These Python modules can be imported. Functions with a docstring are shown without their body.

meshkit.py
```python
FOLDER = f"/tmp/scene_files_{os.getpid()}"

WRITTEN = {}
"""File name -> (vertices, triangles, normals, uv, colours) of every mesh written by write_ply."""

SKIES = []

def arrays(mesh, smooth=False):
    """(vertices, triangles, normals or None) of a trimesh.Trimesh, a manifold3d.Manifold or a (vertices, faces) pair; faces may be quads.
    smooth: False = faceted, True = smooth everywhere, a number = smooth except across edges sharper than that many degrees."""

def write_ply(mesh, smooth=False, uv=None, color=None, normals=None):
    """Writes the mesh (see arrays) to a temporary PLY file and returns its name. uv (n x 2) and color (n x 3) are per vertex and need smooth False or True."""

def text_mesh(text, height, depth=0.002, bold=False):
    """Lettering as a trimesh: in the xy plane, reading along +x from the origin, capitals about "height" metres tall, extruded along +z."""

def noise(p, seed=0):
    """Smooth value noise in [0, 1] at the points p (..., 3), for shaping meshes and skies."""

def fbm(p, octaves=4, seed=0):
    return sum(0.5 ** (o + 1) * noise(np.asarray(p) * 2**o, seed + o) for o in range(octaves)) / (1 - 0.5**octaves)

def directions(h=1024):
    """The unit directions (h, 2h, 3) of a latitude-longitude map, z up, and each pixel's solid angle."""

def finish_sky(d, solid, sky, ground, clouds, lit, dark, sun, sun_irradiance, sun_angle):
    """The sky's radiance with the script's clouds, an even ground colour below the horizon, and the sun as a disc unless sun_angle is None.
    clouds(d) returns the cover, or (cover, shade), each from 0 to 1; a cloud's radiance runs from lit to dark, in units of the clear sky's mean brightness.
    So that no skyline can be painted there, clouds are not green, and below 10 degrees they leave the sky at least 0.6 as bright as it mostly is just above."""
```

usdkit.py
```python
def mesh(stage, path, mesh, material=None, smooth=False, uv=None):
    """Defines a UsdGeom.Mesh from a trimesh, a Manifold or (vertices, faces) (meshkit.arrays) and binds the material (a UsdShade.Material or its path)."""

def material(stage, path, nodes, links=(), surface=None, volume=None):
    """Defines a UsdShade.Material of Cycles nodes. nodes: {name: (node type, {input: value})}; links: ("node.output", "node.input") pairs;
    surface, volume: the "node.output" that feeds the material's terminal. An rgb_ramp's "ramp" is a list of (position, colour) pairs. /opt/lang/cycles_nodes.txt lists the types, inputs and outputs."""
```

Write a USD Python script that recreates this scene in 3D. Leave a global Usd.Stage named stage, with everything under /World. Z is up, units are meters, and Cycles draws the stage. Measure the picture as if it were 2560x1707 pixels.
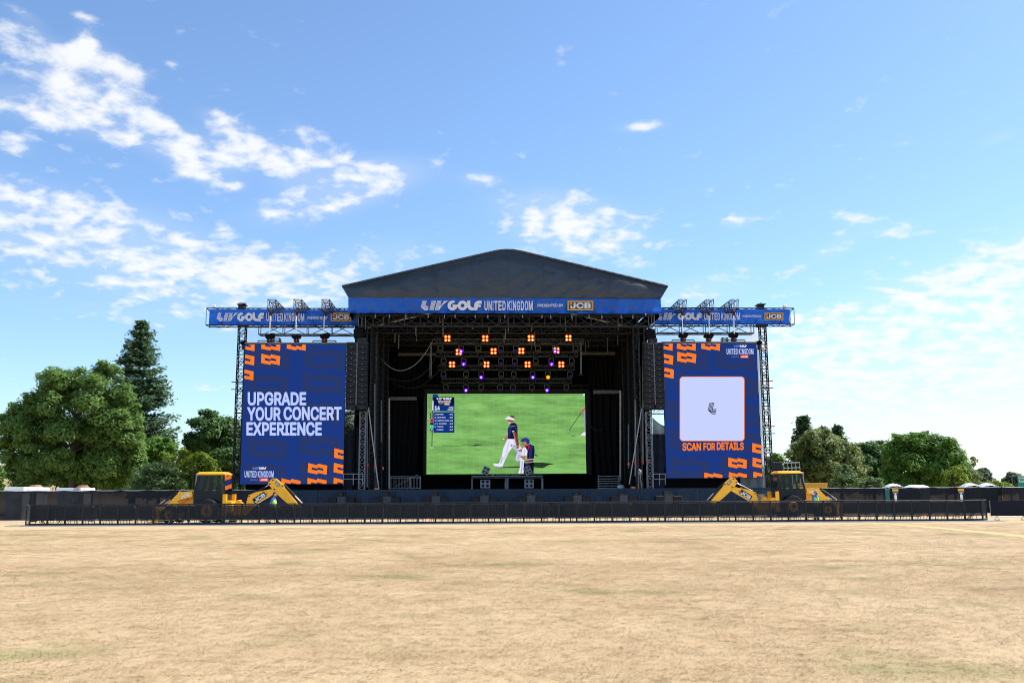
import math, random, numpy as np, trimesh, usdkit, meshkit, manifold3d
from pxr import Usd, UsdGeom, UsdLux, UsdShade, Gf, Sdf, Vt
from shapely.geometry import Polygon, MultiPolygon, Point, LineString, box as sbox
from shapely import affinity
from shapely.ops import unary_union, triangulate
random.seed(7); RNG = np.random.default_rng(7)
stage = Usd.Stage.CreateInMemory()
UsdGeom.SetStageUpAxis(stage, UsdGeom.Tokens.z); UsdGeom.SetStageMetersPerUnit(stage, 1.0)
UsdGeom.Xform.Define(stage, '/World'); UsdGeom.Scope.Define(stage, '/World/Looks')

# ------------------------------------------------------------------ camera
FPX, PITCH, ROLL, YAW, HCAM = 2400.0, math.radians(8.97), math.radians(-0.30), math.radians(2.5), 1.7
EXPOSURE = 1.1
FW = np.array([math.sin(YAW)*math.cos(PITCH), math.cos(YAW)*math.cos(PITCH), math.sin(PITCH)])
_r = np.array([math.cos(YAW), -math.sin(YAW), 0]); _u = np.cross(_r, FW)
RT = _r*math.cos(ROLL) + _u*math.sin(ROLL); UP = _u*math.cos(ROLL) - _r*math.sin(ROLL)
CAM = np.array([0, 0, HCAM])
cam = UsdGeom.Camera.Define(stage, '/World/camera')
cam.CreateHorizontalApertureAttr(36.0); cam.CreateVerticalApertureAttr(36.0*682/1024)
cam.CreateFocalLengthAttr(36.0*FPX/2560); cam.CreateClippingRangeAttr(Gf.Vec2f(0.1, 20000))
cam.CreateExposureAttr(EXPOSURE)
cam.AddTransformOp().Set(Gf.Matrix4d(*RT, 0, *UP, 0, *(-FW), 0, *CAM, 1))

# ------------------------------------------------------------------ sky and sun
SUN_AZ, SUN_EL = math.radians(74), math.radians(52)
SKY_STRENGTH, SUN_INT = 0.097, 0.98
def ray(px, py):
    d = FW + RT*(px-1280)/FPX - UP*(py-853.5)/FPX
    return d/np.linalg.norm(d)
def azel(px, py):
    d = ray(px, py); return math.atan2(d[0], d[1]), math.asin(d[2])
# soft regions of the sky in which the cloud layer is thick: (px, py, rx, ry, tilt, weight)
CLOUDS = [(70,105,95,32,-0.25,0.836),(60,35,45,14,-0.3,0.704),(200,40,22,12,0,0.88),(165,150,100,32,-0.3,0.748),(290,170,60,40,-0.4,0.968),(215,100,28,30,0.2,0.792),(105,178,50,28,-0.2,0.924),(60,265,130,38,-0.2,1.1),(230,290,110,40,-0.2,1.05),(330,310,120,40,-0.45,1.1),(460,365,130,38,-0.4,1.1),(545,385,60,30,-0.1,0.9),(560,300,65,22,-0.2,1),(610,345,75,26,-0.25,0.9),(755,335,55,28,-0.4,0.8),(720,405,85,34,-0.2,1.05),(790,470,95,60,-0.2,1),(930,430,160,46,0.05,1.15),(880,480,90,40,0.1,0.9),(700,540,90,30,0.05,0.85),(490,440,55,18,-0.2,0.75),(590,467,20,12,0,1),(30,360,50,22,-0.2,0.8),(430,160,18,10,0,1),(250,245,60,22,-0.5,0.7),
          (120,560,300,80,-0.1,1.05),(330,620,380,80,-0.15,0.95),
          (650,700,230,50,-0.1,0.85),(950,640,160,50,0.15,0.75),(400,740,420,40,-0.03,0.4),(300,790,330,25,-0.05,0.5),(1350,515,150,45,-0.1,0.9),(1480,570,150,70,-0.15,1.05),(1420,600,160,40,-0.1,0.7),
          (1600,318,67.5,16.2,0,1.0125),(1845,555,40.5,18,0,1.0125),(1200,447,45,16.2,0,0.945),(2090,620,67.5,27,0.4,0.81),(2140,545,45,18,0,0.7425),(2260,570,81,27,0,0.675),(2500,345,45,16.2,0.2,0.81),(2255,360,31.5,8.1,0,0.675),
          (1750,725,170,40,0.1,0.85),(2350,760,380,75,0.28,1.4375),(2480,700,220,60,0.3,1.25),(2150,850,380,70,0.05,1.25),(2400,920,400,80,0,1.1875),(2300,1020,500,60,0,1.125),(2250,1110,600,60,0,1),(500,970,130,12,0,0.55)]
def node_sky():
    N, L = {}, []
    N['tc'] = ('texture_coordinate', {}); N['sx'] = ('separate_xyz', {}); L.append(('tc.generated', 'sx.vector'))
    N['az'] = ('math', {'math_type': 'arctan2'}); L += [('sx.x', 'az.value1'), ('sx.y', 'az.value2')]
    N['el'] = ('math', {'math_type': 'arcsine'}); L.append(('sx.z', 'el.value1'))
    N['ae'] = ('combine_xyz', {}); L += [('az.value', 'ae.x'), ('el.value', 'ae.y')]
    prev = None
    for i, (px, py, rx, ry, rot, w) in enumerate(CLOUDS):
        a, e = azel(px, py)
        N[f'm{i}'] = ('mapping', {'mapping_type': 'texture', 'location': (a, e, 0), 'rotation': (0, 0, rot), 'scale': (rx/FPX/math.cos(e), ry/FPX, 1)})
        N[f'd{i}'] = ('vector_math', {'math_type': 'dot_product'})
        N[f'n{i}'] = ('math', {'math_type': 'multiply', 'value2': -0.9})
        N[f'e{i}'] = ('math', {'math_type': 'exponent'})
        N[f's{i}'] = ('math', {'math_type': 'multiply_add', 'value2': w, 'value3': 0.0})
        L += [('ae.vector', f'm{i}.vector'), (f'm{i}.vector', f'd{i}.vector1'), (f'm{i}.vector', f'd{i}.vector2'), (f'd{i}.value', f'n{i}.value1'), (f'n{i}.value', f'e{i}.value1'), (f'e{i}.value', f's{i}.value1')]
        if prev: L.append((prev, f's{i}.value3'))
        prev = f's{i}.value'
    # the rest of the sky, out of the frame, carries the same scattered clouds
    N['aza'] = ('math', {'math_type': 'absolute'}); L.append(('az.value', 'aza.value1'))
    N['out'] = ('map_range', {'range_type': 'smoothstep', 'from_min': .55, 'from_max': .8, 'to_min': 0, 'to_max': .45, 'clamp': True}); L.append(('aza.value', 'out.value'))
    N['ms'] = ('math', {'math_type': 'add'}); L += [(prev, 'ms.value1'), ('out.result', 'ms.value2')]
    N['mm'] = ('math', {'math_type': 'minimum', 'value2': 1.15}); L.append(('ms.value', 'mm.value1'))
    # layer coordinates: the direction projected on a flat deck
    N['zz'] = ('math', {'math_type': 'add', 'value2': .24}); L.append(('sx.z', 'zz.value1'))
    N['zm'] = ('math', {'math_type': 'maximum', 'value2': .05}); L.append(('zz.value', 'zm.value1'))
    N['ux'] = ('math', {'math_type': 'divide'}); N['uy'] = ('math', {'math_type': 'divide'})
    L += [('sx.x', 'ux.value1'), ('zm.value', 'ux.value2'), ('sx.y', 'uy.value1'), ('zm.value', 'uy.value2')]
    N['uv'] = ('combine_xyz', {'z': 3.7}); L += [('ux.value', 'uv.x'), ('uy.value', 'uv.y')]
    N['nz'] = ('noise_texture', {'scale': 18.0, 'detail': 9.0, 'roughness': .53, 'distortion': .15}); L.append(('uv.vector', 'nz.vector'))
    N['nl'] = ('noise_texture', {'scale': 3.0, 'detail': 3.0, 'roughness': .5}); L.append(('uv.vector', 'nl.vector'))
    N['h1'] = ('math', {'math_type': 'multiply_add', 'value2': 0.42, 'value3': 0.0}); N['na'] = ('math', {'math_type': 'multiply', 'value2': 1.5}); L += [('nz.fac', 'na.value1'), ('mm.value', 'h1.value1'), ('na.value', 'h1.value3')]
    N['h2'] = ('math', {'math_type': 'multiply_add', 'value2': 0.30}); L += [('nl.fac', 'h2.value1'), ('h1.value', 'h2.value3')]
    N['cv'] = ('map_range', {'range_type': 'smoothstep', 'from_min': 1.10, 'from_max': 1.58, 'to_min': 0, 'to_max': .95, 'clamp': True}); L.append(('h2.value', 'cv.value'))
    N['sky'] = ('sky_texture', {'sky_type': 'single_scattering', 'sun_disc': False, 'sun_elevation': SUN_EL, 'sun_rotation': SUN_AZ, 'altitude': 100.0, 'air_density': 1.0, 'aerosol_density': 0.65, 'ozone_density': 3.5})
    N['vl'] = ('map_range', {'range_type': 'smoothstep', 'from_min': .15, 'from_max': 1.3, 'to_min': 0, 'to_max': .34, 'clamp': True}); N['cm'] = ('math', {'math_type': 'maximum'})
    N['nv'] = ('noise_texture', {'scale': 4.5, 'detail': 5.0, 'roughness': .6}); N['vm'] = ('math', {'math_type': 'multiply'}); L += [('uv.vector', 'nv.vector'), ('mm.value', 'vl.value'), ('vl.result', 'vm.value1'), ('nv.fac', 'vm.value2'), ('vm.value', 'cm.value1'), ('cv.result', 'cm.value2')]
    N['ti'] = ('mix_color', {'blend_type': 'multiply', 'fac': 1.0, 'b': SKY_TINT}); L.append(('sky.color', 'ti.a'))
    N['mx'] = ('mix_color', {'blend_type': 'mix', 'b': CLOUD_COL}); L += [('ti.result', 'mx.a'), ('cm.value', 'mx.fac')]
    N['bg'] = ('background_shader', {'strength': SKY_STRENGTH}); L.append(('mx.result', 'bg.color'))
    return usdkit.material(stage, '/World/Looks/sky_look', N, L, surface='bg.background')
CLOUD_COL = (4.75, 4.85, 4.95); SKY_TINT = (.88, .965, 1.03)
dome = UsdLux.DomeLight.Define(stage, '/World/sky')
UsdShade.MaterialBindingAPI.Apply(dome.GetPrim()).Bind(node_sky())
dome.GetPrim().SetCustomDataByKey('kind', 'structure'); dome.GetPrim().SetCustomDataByKey('label', 'blue summer sky with scattered white clouds'); dome.GetPrim().SetCustomDataByKey('category', 'sky')
sun = UsdLux.DistantLight.Define(stage, '/World/sun')
sun.CreateIntensityAttr(SUN_INT); sun.CreateAngleAttr(0.5); sun.CreateNormalizeAttr(True); sun.CreateColorAttr(Gf.Vec3f(1.0, .95, .87))
sd = np.array([math.sin(SUN_AZ)*math.cos(SUN_EL), math.cos(SUN_AZ)*math.cos(SUN_EL), math.sin(SUN_EL)])
_x = np.cross([0, 0, 1.0], sd); _x /= np.linalg.norm(_x); _y = np.cross(sd, _x)
sun.AddTransformOp().Set(Gf.Matrix4d(*_x, 0, *_y, 0, *sd, 0, 0, 0, 50, 1))

# ------------------------------------------------------------------ measuring
def at(px, py, Y):
    d = ray(px, py); return CAM + d*(Y/d[1])
def atd(px, py, D):                      # at a distance along the view axis
    d = ray(px, py); return CAM + d*(D/(d@FW))
def X(px, py, Y): return float(at(px, py, Y)[0])
def Z(px, py, Y): return float(at(px, py, Y)[2])

# ------------------------------------------------------------------ scene helpers
_names = {}
def numbered(parent, name):
    k = (str(parent), name); n = _names.get(k, -1) + 1; _names[k] = n
    return f'{parent}/{name}' if n == 0 else f'{parent}/{name}_{n:03d}'
def tag(p, label=None, cat=None, group=None, kind=None):
    p = p.GetPrim() if hasattr(p, 'GetPrim') else p
    for k, v in (('label', label), ('category', cat), ('group', group), ('kind', kind)):
        if v: p.SetCustomDataByKey(k, v)
    return p
def thing(name, label, cat, loc=(0, 0, 0), rz=0.0, group=None, scale=None):
    x = UsdGeom.Xform.Define(stage, numbered('/World', name))
    x.AddTranslateOp().Set(Gf.Vec3d(*map(float, loc)))
    if rz: x.AddRotateZOp().Set(float(math.degrees(rz)))
    if scale is not None: x.AddScaleOp().Set(Gf.Vec3f(*map(float, scale)))
    tag(x, label, cat, group); return x.GetPrim()
def copy(src, label, loc, rz=0.0, group=None, scale=None):
    was = src.GetCustomData()
    r = thing(src.GetName().rstrip('0123456789').rstrip('_'), label or was['label'], was['category'], loc, rz, group or was.get('group'), scale)
    r.GetReferences().AddInternalReference(src.GetPath()); r.SetInstanceable(True); return r
class MB:
    def __init__(s): s.v, s.f, s.n = [], [], 0
    def add(s, v, f):
        v = np.asarray(v, float).reshape(-1, 3); f = np.asarray(f, int)
        if f.shape[1] == 4: f = np.vstack([f[:, [0, 1, 2]], f[:, [0, 2, 3]]])
        s.v.append(v); s.f.append(f + s.n); s.n += len(v); return s
    def tm(s, m):
        if hasattr(m, 'to_mesh'):
            q = m.to_mesh(); return s.add(q.vert_properties[:, :3], q.tri_verts)
        return s.add(m.vertices, m.faces)
    def box(s, x0, x1, y0, y1, z0, z1):
        v = [(x, y, z) for z in (z0, z1) for y in (y0, y1) for x in (x0, x1)]
        return s.add(v, [(0, 2, 3, 1), (4, 5, 7, 6), (0, 1, 5, 4), (2, 6, 7, 3), (0, 4, 6, 2), (1, 3, 7, 5)])
    def rbox(s, x0, x1, y0, y1, z0, z1, r=.02):        # box with chamfered edges
        pts = []
        for sx in (0, 1):
            for sy in (0, 1):
                for sz in (0, 1):
                    c = np.array([(x0, x1)[sx], (y0, y1)[sy], (z0, z1)[sz]], float); g = np.array([1-2*sx, 1-2*sy, 1-2*sz])*r
                    for k in range(3):
                        q = c + g; q[k] = c[k]; pts.append(q)
        return s.tm(trimesh.convex.convex_hull(np.array(pts)))
    def tube(s, p, q, r, n=6, r2=None):
        p, q = np.asarray(p, float), np.asarray(q, float); d = q - p; L = np.linalg.norm(d)
        if L < 1e-6: return s
        d = d/L; a = np.array([0, 0, 1.0]) if abs(d[2]) < .9 else np.array([1.0, 0, 0]); u = np.cross(a, d); u /= np.linalg.norm(u); w = np.cross(d, u)
        t = (np.arange(n) + .5)/n*2*np.pi; c = np.cos(t)[:, None]*u + np.sin(t)[:, None]*w; r2 = r if r2 is None else r2
        v = np.vstack([p + c*r, q + c*r2, [p], [q]]); f = []
        for i in range(n):
            j = (i+1) % n; f += [(i, j, n+j), (i, n+j, n+i), (2*n, j, i), (2*n+1, n+i, n+j)]
        return s.add(v, f)
    def path(s, pts, r, n=6):
        for a, b in zip(pts[:-1], pts[1:]): s.tube(a, b, r, n)
        return s
    def ball(s, c, r, k=1, sc=(1, 1, 1)):
        m = trimesh.creation.icosphere(subdivisions=k, radius=1.0); return s.add(m.vertices*np.array(sc)*r + np.asarray(c), m.faces)
    def quad(s, a, b, c, d): return s.add([a, b, c, d], [(0, 1, 2, 3)])
    def prism(s, poly, y0, y1, fn=None):               # polygon in (x, z) extruded along y
        for g in (poly.geoms if hasattr(poly, 'geoms') else [poly]):
            if g.is_empty or g.geom_type != 'Polygon' or g.area < 1e-9: continue
            m = trimesh.creation.extrude_polygon(g, 1.0, engine='earcut')
            v = m.vertices; o = np.stack([v[:, 0], np.where(v[:, 2] < .5, y0, y1), v[:, 1]], -1)
            s.add(o, m.faces if y1 < y0 else m.faces[:, ::-1])
        return s
    def arr(s): return np.vstack(s.v), np.vstack(s.f)
def obj(name, mb, mat, parent=None, smooth=False, label=None, kind=None):
    path = numbered(parent.GetPath() if parent else '/World', name)
    m = mb.arr() if isinstance(mb, MB) else mb
    p = usdkit.mesh(stage, path, m, M[mat] if isinstance(mat, str) else mat, smooth).GetPrim()
    if label or kind: tag(p, label, None, None, kind)
    return p
def group_part(name, parent):
    return UsdGeom.Xform.Define(stage, numbered(parent.GetPath(), name)).GetPrim()
def truss(parent, p0, p1, w, h, bay, r, mat, up=(0, 0, 1), r2=None, label=None):
    p0, p1, up = np.asarray(p0, float), np.asarray(p1, float), np.asarray(up, float)
    d = p1-p0; L = np.linalg.norm(d); d /= L; s = np.cross(d, up); s /= np.linalg.norm(s); u = np.cross(s, d)
    C = [s*a*w/2 + u*b*h/2 for a, b in ((-1, -1), (1, -1), (1, 1), (-1, 1))]
    for c in C: obj('chord', MB().tube(p0+c, p1+c, r, 6), mat, parent)
    lac = MB(); n = max(1, int(round(L/bay))); r2 = r2 or r*.6
    for i in range(n+1):
        a = p0 + d*L*i/n
        for k in range(4): lac.tube(a+C[k], a+C[(k+1) % 4], r2, 4)
        if i < n:
            b = p0 + d*L*(i+1)/n
            for k in range(4):
                e, g = (k, (k+1) % 4) if i % 2 else ((k+1) % 4, k)
                lac.tube(a+C[e], b+C[g], r2, 4)
    return obj('lacing', lac, mat, parent)

# ------------------------------------------------------------------ materials
M = {}
def mat(name, col, rough=.6, metal=0.0, var=.25, scale=2.5, bump=0.0, bscale=30, spec=None, coat=0.0, world=False):
    c = np.array(col, float); spec = (.22 if max(col) < .06 else .45) if spec is None else spec
    N = {'tc': ('texture_coordinate', {}) if not world else ('geometry', {}), 'n': ('noise_texture', {'scale': scale, 'detail': 5.0, 'roughness': .6}),
         'r': ('rgb_ramp', {'ramp': [(.25, tuple(c*(1-var))), (.75, tuple(np.minimum(1, c*(1+var))))]}),
         'rr': ('map_range', {'from_min': .2, 'from_max': .8, 'to_min': max(.03, rough-.1), 'to_max': min(1, rough+.12)}),
         'p': ('principled_bsdf', {'metallic': metal, 'specular_ior_level': spec, 'coat_weight': coat})}
    src = 'tc.position' if world else 'tc.object'
    L = [(src, 'n.vector'), ('n.fac', 'r.fac'), ('r.color', 'p.base_color'), ('n.fac', 'rr.value'), ('rr.result', 'p.roughness')]
    if bump:
        N['bn'] = ('noise_texture', {'scale': bscale, 'detail': 4.0}); N['b'] = ('bump', {'strength': bump, 'distance': .05})
        L += [(src, 'bn.vector'), ('bn.fac', 'b.height'), ('b.normal', 'p.normal')]
    M[name] = usdkit.material(stage, '/World/Looks/'+name, N, L, surface='p.BSDF'); return M[name]
def lin(c): c = np.array(c, float)/255; return np.where(c <= .04045, c/12.92, ((c+.055)/1.055)**2.4)
def emit(name, col, strength=1.0):
    c = lin(col)/2**EXPOSURE
    M[name] = usdkit.material(stage, '/World/Looks/'+name, {'e': ('emission', {'color': tuple(c), 'strength': float(strength)})}, [], surface='e.emission')
def veil(name, col, alpha, rough=.7, weave=0.0):      # open weave cloth or perforated sheet
    N = {'p': ('principled_bsdf', {'base_color': tuple(col), 'roughness': rough, 'specular_ior_level': .12}), 't': ('transparent_bsdf', {}), 'm': ('mix_closure', {'fac': alpha})}
    L = [('t.BSDF', 'm.closure1'), ('p.BSDF', 'm.closure2')]
    if weave:
        N['tc'] = ('texture_coordinate', {}); N['n'] = ('noise_texture', {'scale': 1.3, 'detail': 4.0}); N['r'] = ('map_range', {'from_min': .3, 'from_max': .7, 'to_min': alpha-weave, 'to_max': min(1, alpha+weave), 'clamp': True})
        L += [('tc.object', 'n.vector'), ('n.fac', 'r.value'), ('r.result', 'm.fac')]
    M[name] = usdkit.material(stage, '/World/Looks/'+name, N, L, surface='m.closure')
mat('black_steel', (.016, .017, .019), .5, 0); mat('dark_truss', (.022, .023, .025), .5, 0); mat('alloy', (.42, .44, .46), .38, .8, .15)
mat('grey_steel', (.30, .31, .33), .42, .75, .2); mat('galvanised', (.40, .42, .44), .45, .7, .2); mat('pale_pipe', (.55, .52, .46), .6, 0, .15); mat('black_cloth', (.006, .006, .007), .9, 0, .3, 3, 0, 30, .05)
mat('black_drape', (.008, .008, .009), .85, 0, .3, 2, 0, 30, .08); mat('speaker_black', (.013, .013, .015), .55, 0, .25, 6, .2, 200); mat('speaker_grille', (.009, .009, .011), .6, 0, .2, 40)
mat('mid_grey', (.14, .145, .15), .6, 0, .15); mat('blue_skirt', (.020, .032, .045), .7, 0, .3, .8); mat('rubber', (.018, .018, .018), .85, 0, .25, 8)
mat('red_paint', (.45, .03, .02), .5); mat('orange_plastic', (.75, .17, .02), .55); mat('machine_yellow', (.92, .42, .006), .34, 0, .10, 1.5, 0, 30, .5, .25)
mat('machine_black', (.015, .016, .018), .38, 0, .2, 3); mat('decal_white', (.75, .75, .74), .5, 0, .05); mat('decal_black', (.02, .02, .02), .5, 0, .1); mat('decal_red', (.5, .02, .02), .5)
mat('chrome', (.7, .7, .72), .18, 1.0, .05); mat('white_panel', (.72, .72, .70), .5, 0, .06); mat('toilet_shell', (.62, .64, .66), .45, 0, .08); mat('toilet_green', (.02, .12, .10), .5, 0, .1)
mat('container_yellow', (.70, .34, .02), .5, 0, .15); mat('sign_green', (.01, .20, .08), .5, 0, .08); mat('brown_roof', (.22, .11, .07), .7)
mat('skin', (.42, .24, .17), .55, 0, .06); mat('hair', (.03, .022, .018), .7); mat('navy_cloth', (.02, .022, .03), .85); mat('hivis', (.42, .62, .03), .7, 0, .08); mat('blue_cloth', (.04, .16, .42), .75); mat('shoe', (.02, .02, .02), .6)
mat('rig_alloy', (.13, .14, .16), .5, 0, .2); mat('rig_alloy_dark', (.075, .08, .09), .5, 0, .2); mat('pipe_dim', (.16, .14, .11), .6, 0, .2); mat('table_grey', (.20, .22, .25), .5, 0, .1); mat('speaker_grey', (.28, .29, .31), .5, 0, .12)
mat('bark', (.07, .055, .042), .9, 0, .35, 6, .4, 25); mat('plinth_grey', (.045, .048, .055), .6, 0, .15)
mat('ground_yellow', (.52, .38, .15), .8, 0, .25, 6)
N = {'g': ('geometry', {}), 'n1': ('noise_texture', {'scale': .7, 'detail': 6.0, 'roughness': .6, 'distortion': .4}), 'r': ('rgb_ramp', {'ramp': [(.2, (.014, .020, .028)), (.8, (.024, .033, .045))]}),
     'mp': ('mapping', {'scale': (.5, 1, 2.2), 'rotation': (0, .5, 0)}), 'n2': ('noise_texture', {'scale': 2.0, 'detail': 4.0, 'distortion': .8}), 'b': ('bump', {'strength': .45, 'distance': .08}), 'p': ('principled_bsdf', {'roughness': .40, 'specular_ior_level': .5})}
M['tarp'] = usdkit.material(stage, '/World/Looks/tarp', N, [('g.position', 'n1.vector'), ('n1.fac', 'r.fac'), ('r.color', 'p.base_color'), ('g.position', 'mp.vector'), ('mp.vector', 'n2.vector'), ('n2.fac', 'b.height'), ('b.normal', 'p.normal')], surface='p.BSDF')
def cloth(name, c1, c2, trans=0.25):
    N = {'g': ('geometry', {}), 'n': ('noise_texture', {'scale': .5, 'detail': 4.0, 'distortion': .5}), 'r': ('rgb_ramp', {'ramp': [(.3, c1), (.7, c2)]}), 'b': ('bump', {'strength': .6, 'distance': .10}),
         'n2': ('noise_texture', {'scale': 2.2, 'detail': 4.0, 'distortion': 1.0}), 'p': ('principled_bsdf', {'roughness': .36}), 't': ('translucent_bsdf', {}), 'm': ('mix_closure', {'fac': trans})}
    M[name] = usdkit.material(stage, '/World/Looks/'+name, N, [('g.position', 'n.vector'), ('n.fac', 'r.fac'), ('r.color', 'p.base_color'), ('r.color', 't.color'), ('g.position', 'n2.vector'), ('n2.fac', 'b.height'), ('b.normal', 'p.normal'), ('p.BSDF', 'm.closure1'), ('t.BSDF', 'm.closure2')], surface='m.closure')
cloth('banner_blue', (.004, .11, .60), (.008, .15, .74), .3); cloth('print_white', (.86, .88, .92), (.93, .94, .95), .3); cloth('print_yellow', (.78, .42, .06), (.82, .46, .08), .3); cloth('print_dark', (.03, .035, .05), (.04, .045, .06), .2)
veil('mesh_panel', (.010, .009, .008), .70, .6, .1); veil('scrim', (.008, .008, .010), .972, .8, .01); veil('skirt_scrim', (.014, .022, .032), .84, .7, .1); veil('grey_scrim', (.06, .06, .07), .5, .8, .1); veil('side_scrim', (.035, .037, .05), .90, .8, .06)
N = {'f': ('fresnel', {'IOR': 1.28}), 't': ('transparent_bsdf', {'color': (.80, .88, .87)}), 'g': ('glossy_bsdf', {'roughness': .03}), 'm': ('mix_closure', {})}
M['glass'] = usdkit.material(stage, '/World/Looks/glass', N, [('f.fac', 'm.fac'), ('t.BSDF', 'm.closure1'), ('g.BSDF', 'm.closure2')], surface='m.closure')
def leafmat(name, dark, lightc):
    N = {'g': ('geometry', {}), 'r': ('rgb_ramp', {'ramp': [(0, dark), (.6, tuple((np.array(dark)+np.array(lightc))/2)), (1, lightc)]}), 'n': ('noise_texture', {'scale': .35, 'detail': 2.0}),
         'mf': ('math', {'math_type': 'multiply_add', 'value2': .55, 'value3': 0.0}), 'ml': ('math', {'math_type': 'multiply', 'value2': .5}), 'p': ('principled_bsdf', {'roughness': .55, 'specular_ior_level': .25}), 't': ('translucent_bsdf', {}), 'm': ('mix_closure', {'fac': .42})}
    M[name] = usdkit.material(stage, '/World/Looks/'+name, N, [('g.position', 'n.vector'), ('n.fac', 'ml.value1'), ('g.random_per_island', 'mf.value1'), ('ml.value', 'mf.value3'), ('mf.value', 'r.fac'), ('r.color', 'p.base_color'), ('r.color', 't.color'), ('p.BSDF', 'm.closure1'), ('t.BSDF', 'm.closure2')], surface='m.closure')
leafmat('leaf_ash', (0.086, 0.175, 0.035), (0.333, 0.508, 0.123)); leafmat('leaf_dark', (0.058, 0.137, 0.035), (0.194, 0.331, 0.078)); leafmat('leaf_yellow', (0.132, 0.206, 0.018), (0.384, 0.458, 0.052)); leafmat('leaf_olive', (0.130, 0.183, 0.051), (0.347, 0.416, 0.139))
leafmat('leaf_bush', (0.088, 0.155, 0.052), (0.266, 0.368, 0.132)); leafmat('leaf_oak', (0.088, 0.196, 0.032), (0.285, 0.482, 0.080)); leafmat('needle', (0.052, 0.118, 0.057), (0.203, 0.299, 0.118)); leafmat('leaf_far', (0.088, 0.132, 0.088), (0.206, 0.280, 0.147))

# ------------------------------------------------------------------ lettering as flat shapes
def _flat_shape(m):
    v, f = np.asarray(m.vertices), np.asarray(m.faces); n = np.cross(v[f[:, 1]]-v[f[:, 0]], v[f[:, 2]]-v[f[:, 0]])
    tris = [Polygon(v[t, :2]) for t, q in zip(f, n) if q[2] > 1e-12 and abs(q[2]) > .9*np.linalg.norm(q)]
    return unary_union([t.buffer(.002) for t in tris if t.area > 0])
_tc = {}
def text_shape(t, bold=False, fat=0.0):
    k = (t, bold, fat)
    if k not in _tc:
        s = _flat_shape(meshkit.text_mesh(t, 1.0, .01, bold))
        _tc[k] = (s.buffer(fat) if fat else s).simplify(.006)
    return _tc[k]
def fit(s, x0, x1, y0, y1):                            # into a box (x grows right, y grows up)
    a, b, c, d = s.bounds
    return affinity.translate(affinity.scale(s, (x1-x0)/(c-a), (y1-y0)/(d-b), origin=(a, b)), x0-a, y0-b)
def par(x0, x1, y0, y1, s): return Polygon([(x0+s*y0, y0), (x1+s*y0, y0), (x1+s*y1, y1), (x0+s*y1, y1)])
def liv_shape():
    g, s, w, p = [], .30, .085, .135
    for k in range(4):                                 # L
        x = k*p; g.append(par(x, x+w, .30-.09*k if k < 3 else .30, 1, s))
        g.append(Polygon([(x+s*.30, .31), (x+w+s*.30, .31), (.36+.05*k, .22-.066*k*1.0+.0), (.30+.05*k, .20-.066*k)]))
        y = .40-.125*k; g.append(sbox(.52, y-.055, 1.0-.02*k, y+.025))
    for k in range(4): g.append(par(1.10+k*p, 1.10+k*p+w, 0, 1, s))
    for k in range(4): g.append(par(1.75+k*p, 1.75+k*p+w, 0, 1, s))
    for k in range(4):
        x = 2.22+k*.15; g.append(Polygon([(2.17+.03*k, 0+.22*k*.6), (2.26+.03*k, .22*k*.6), (x+.65+w, 1), (x+.65, 1)]))
    return unary_union([q.buffer(0) for q in g])
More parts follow.
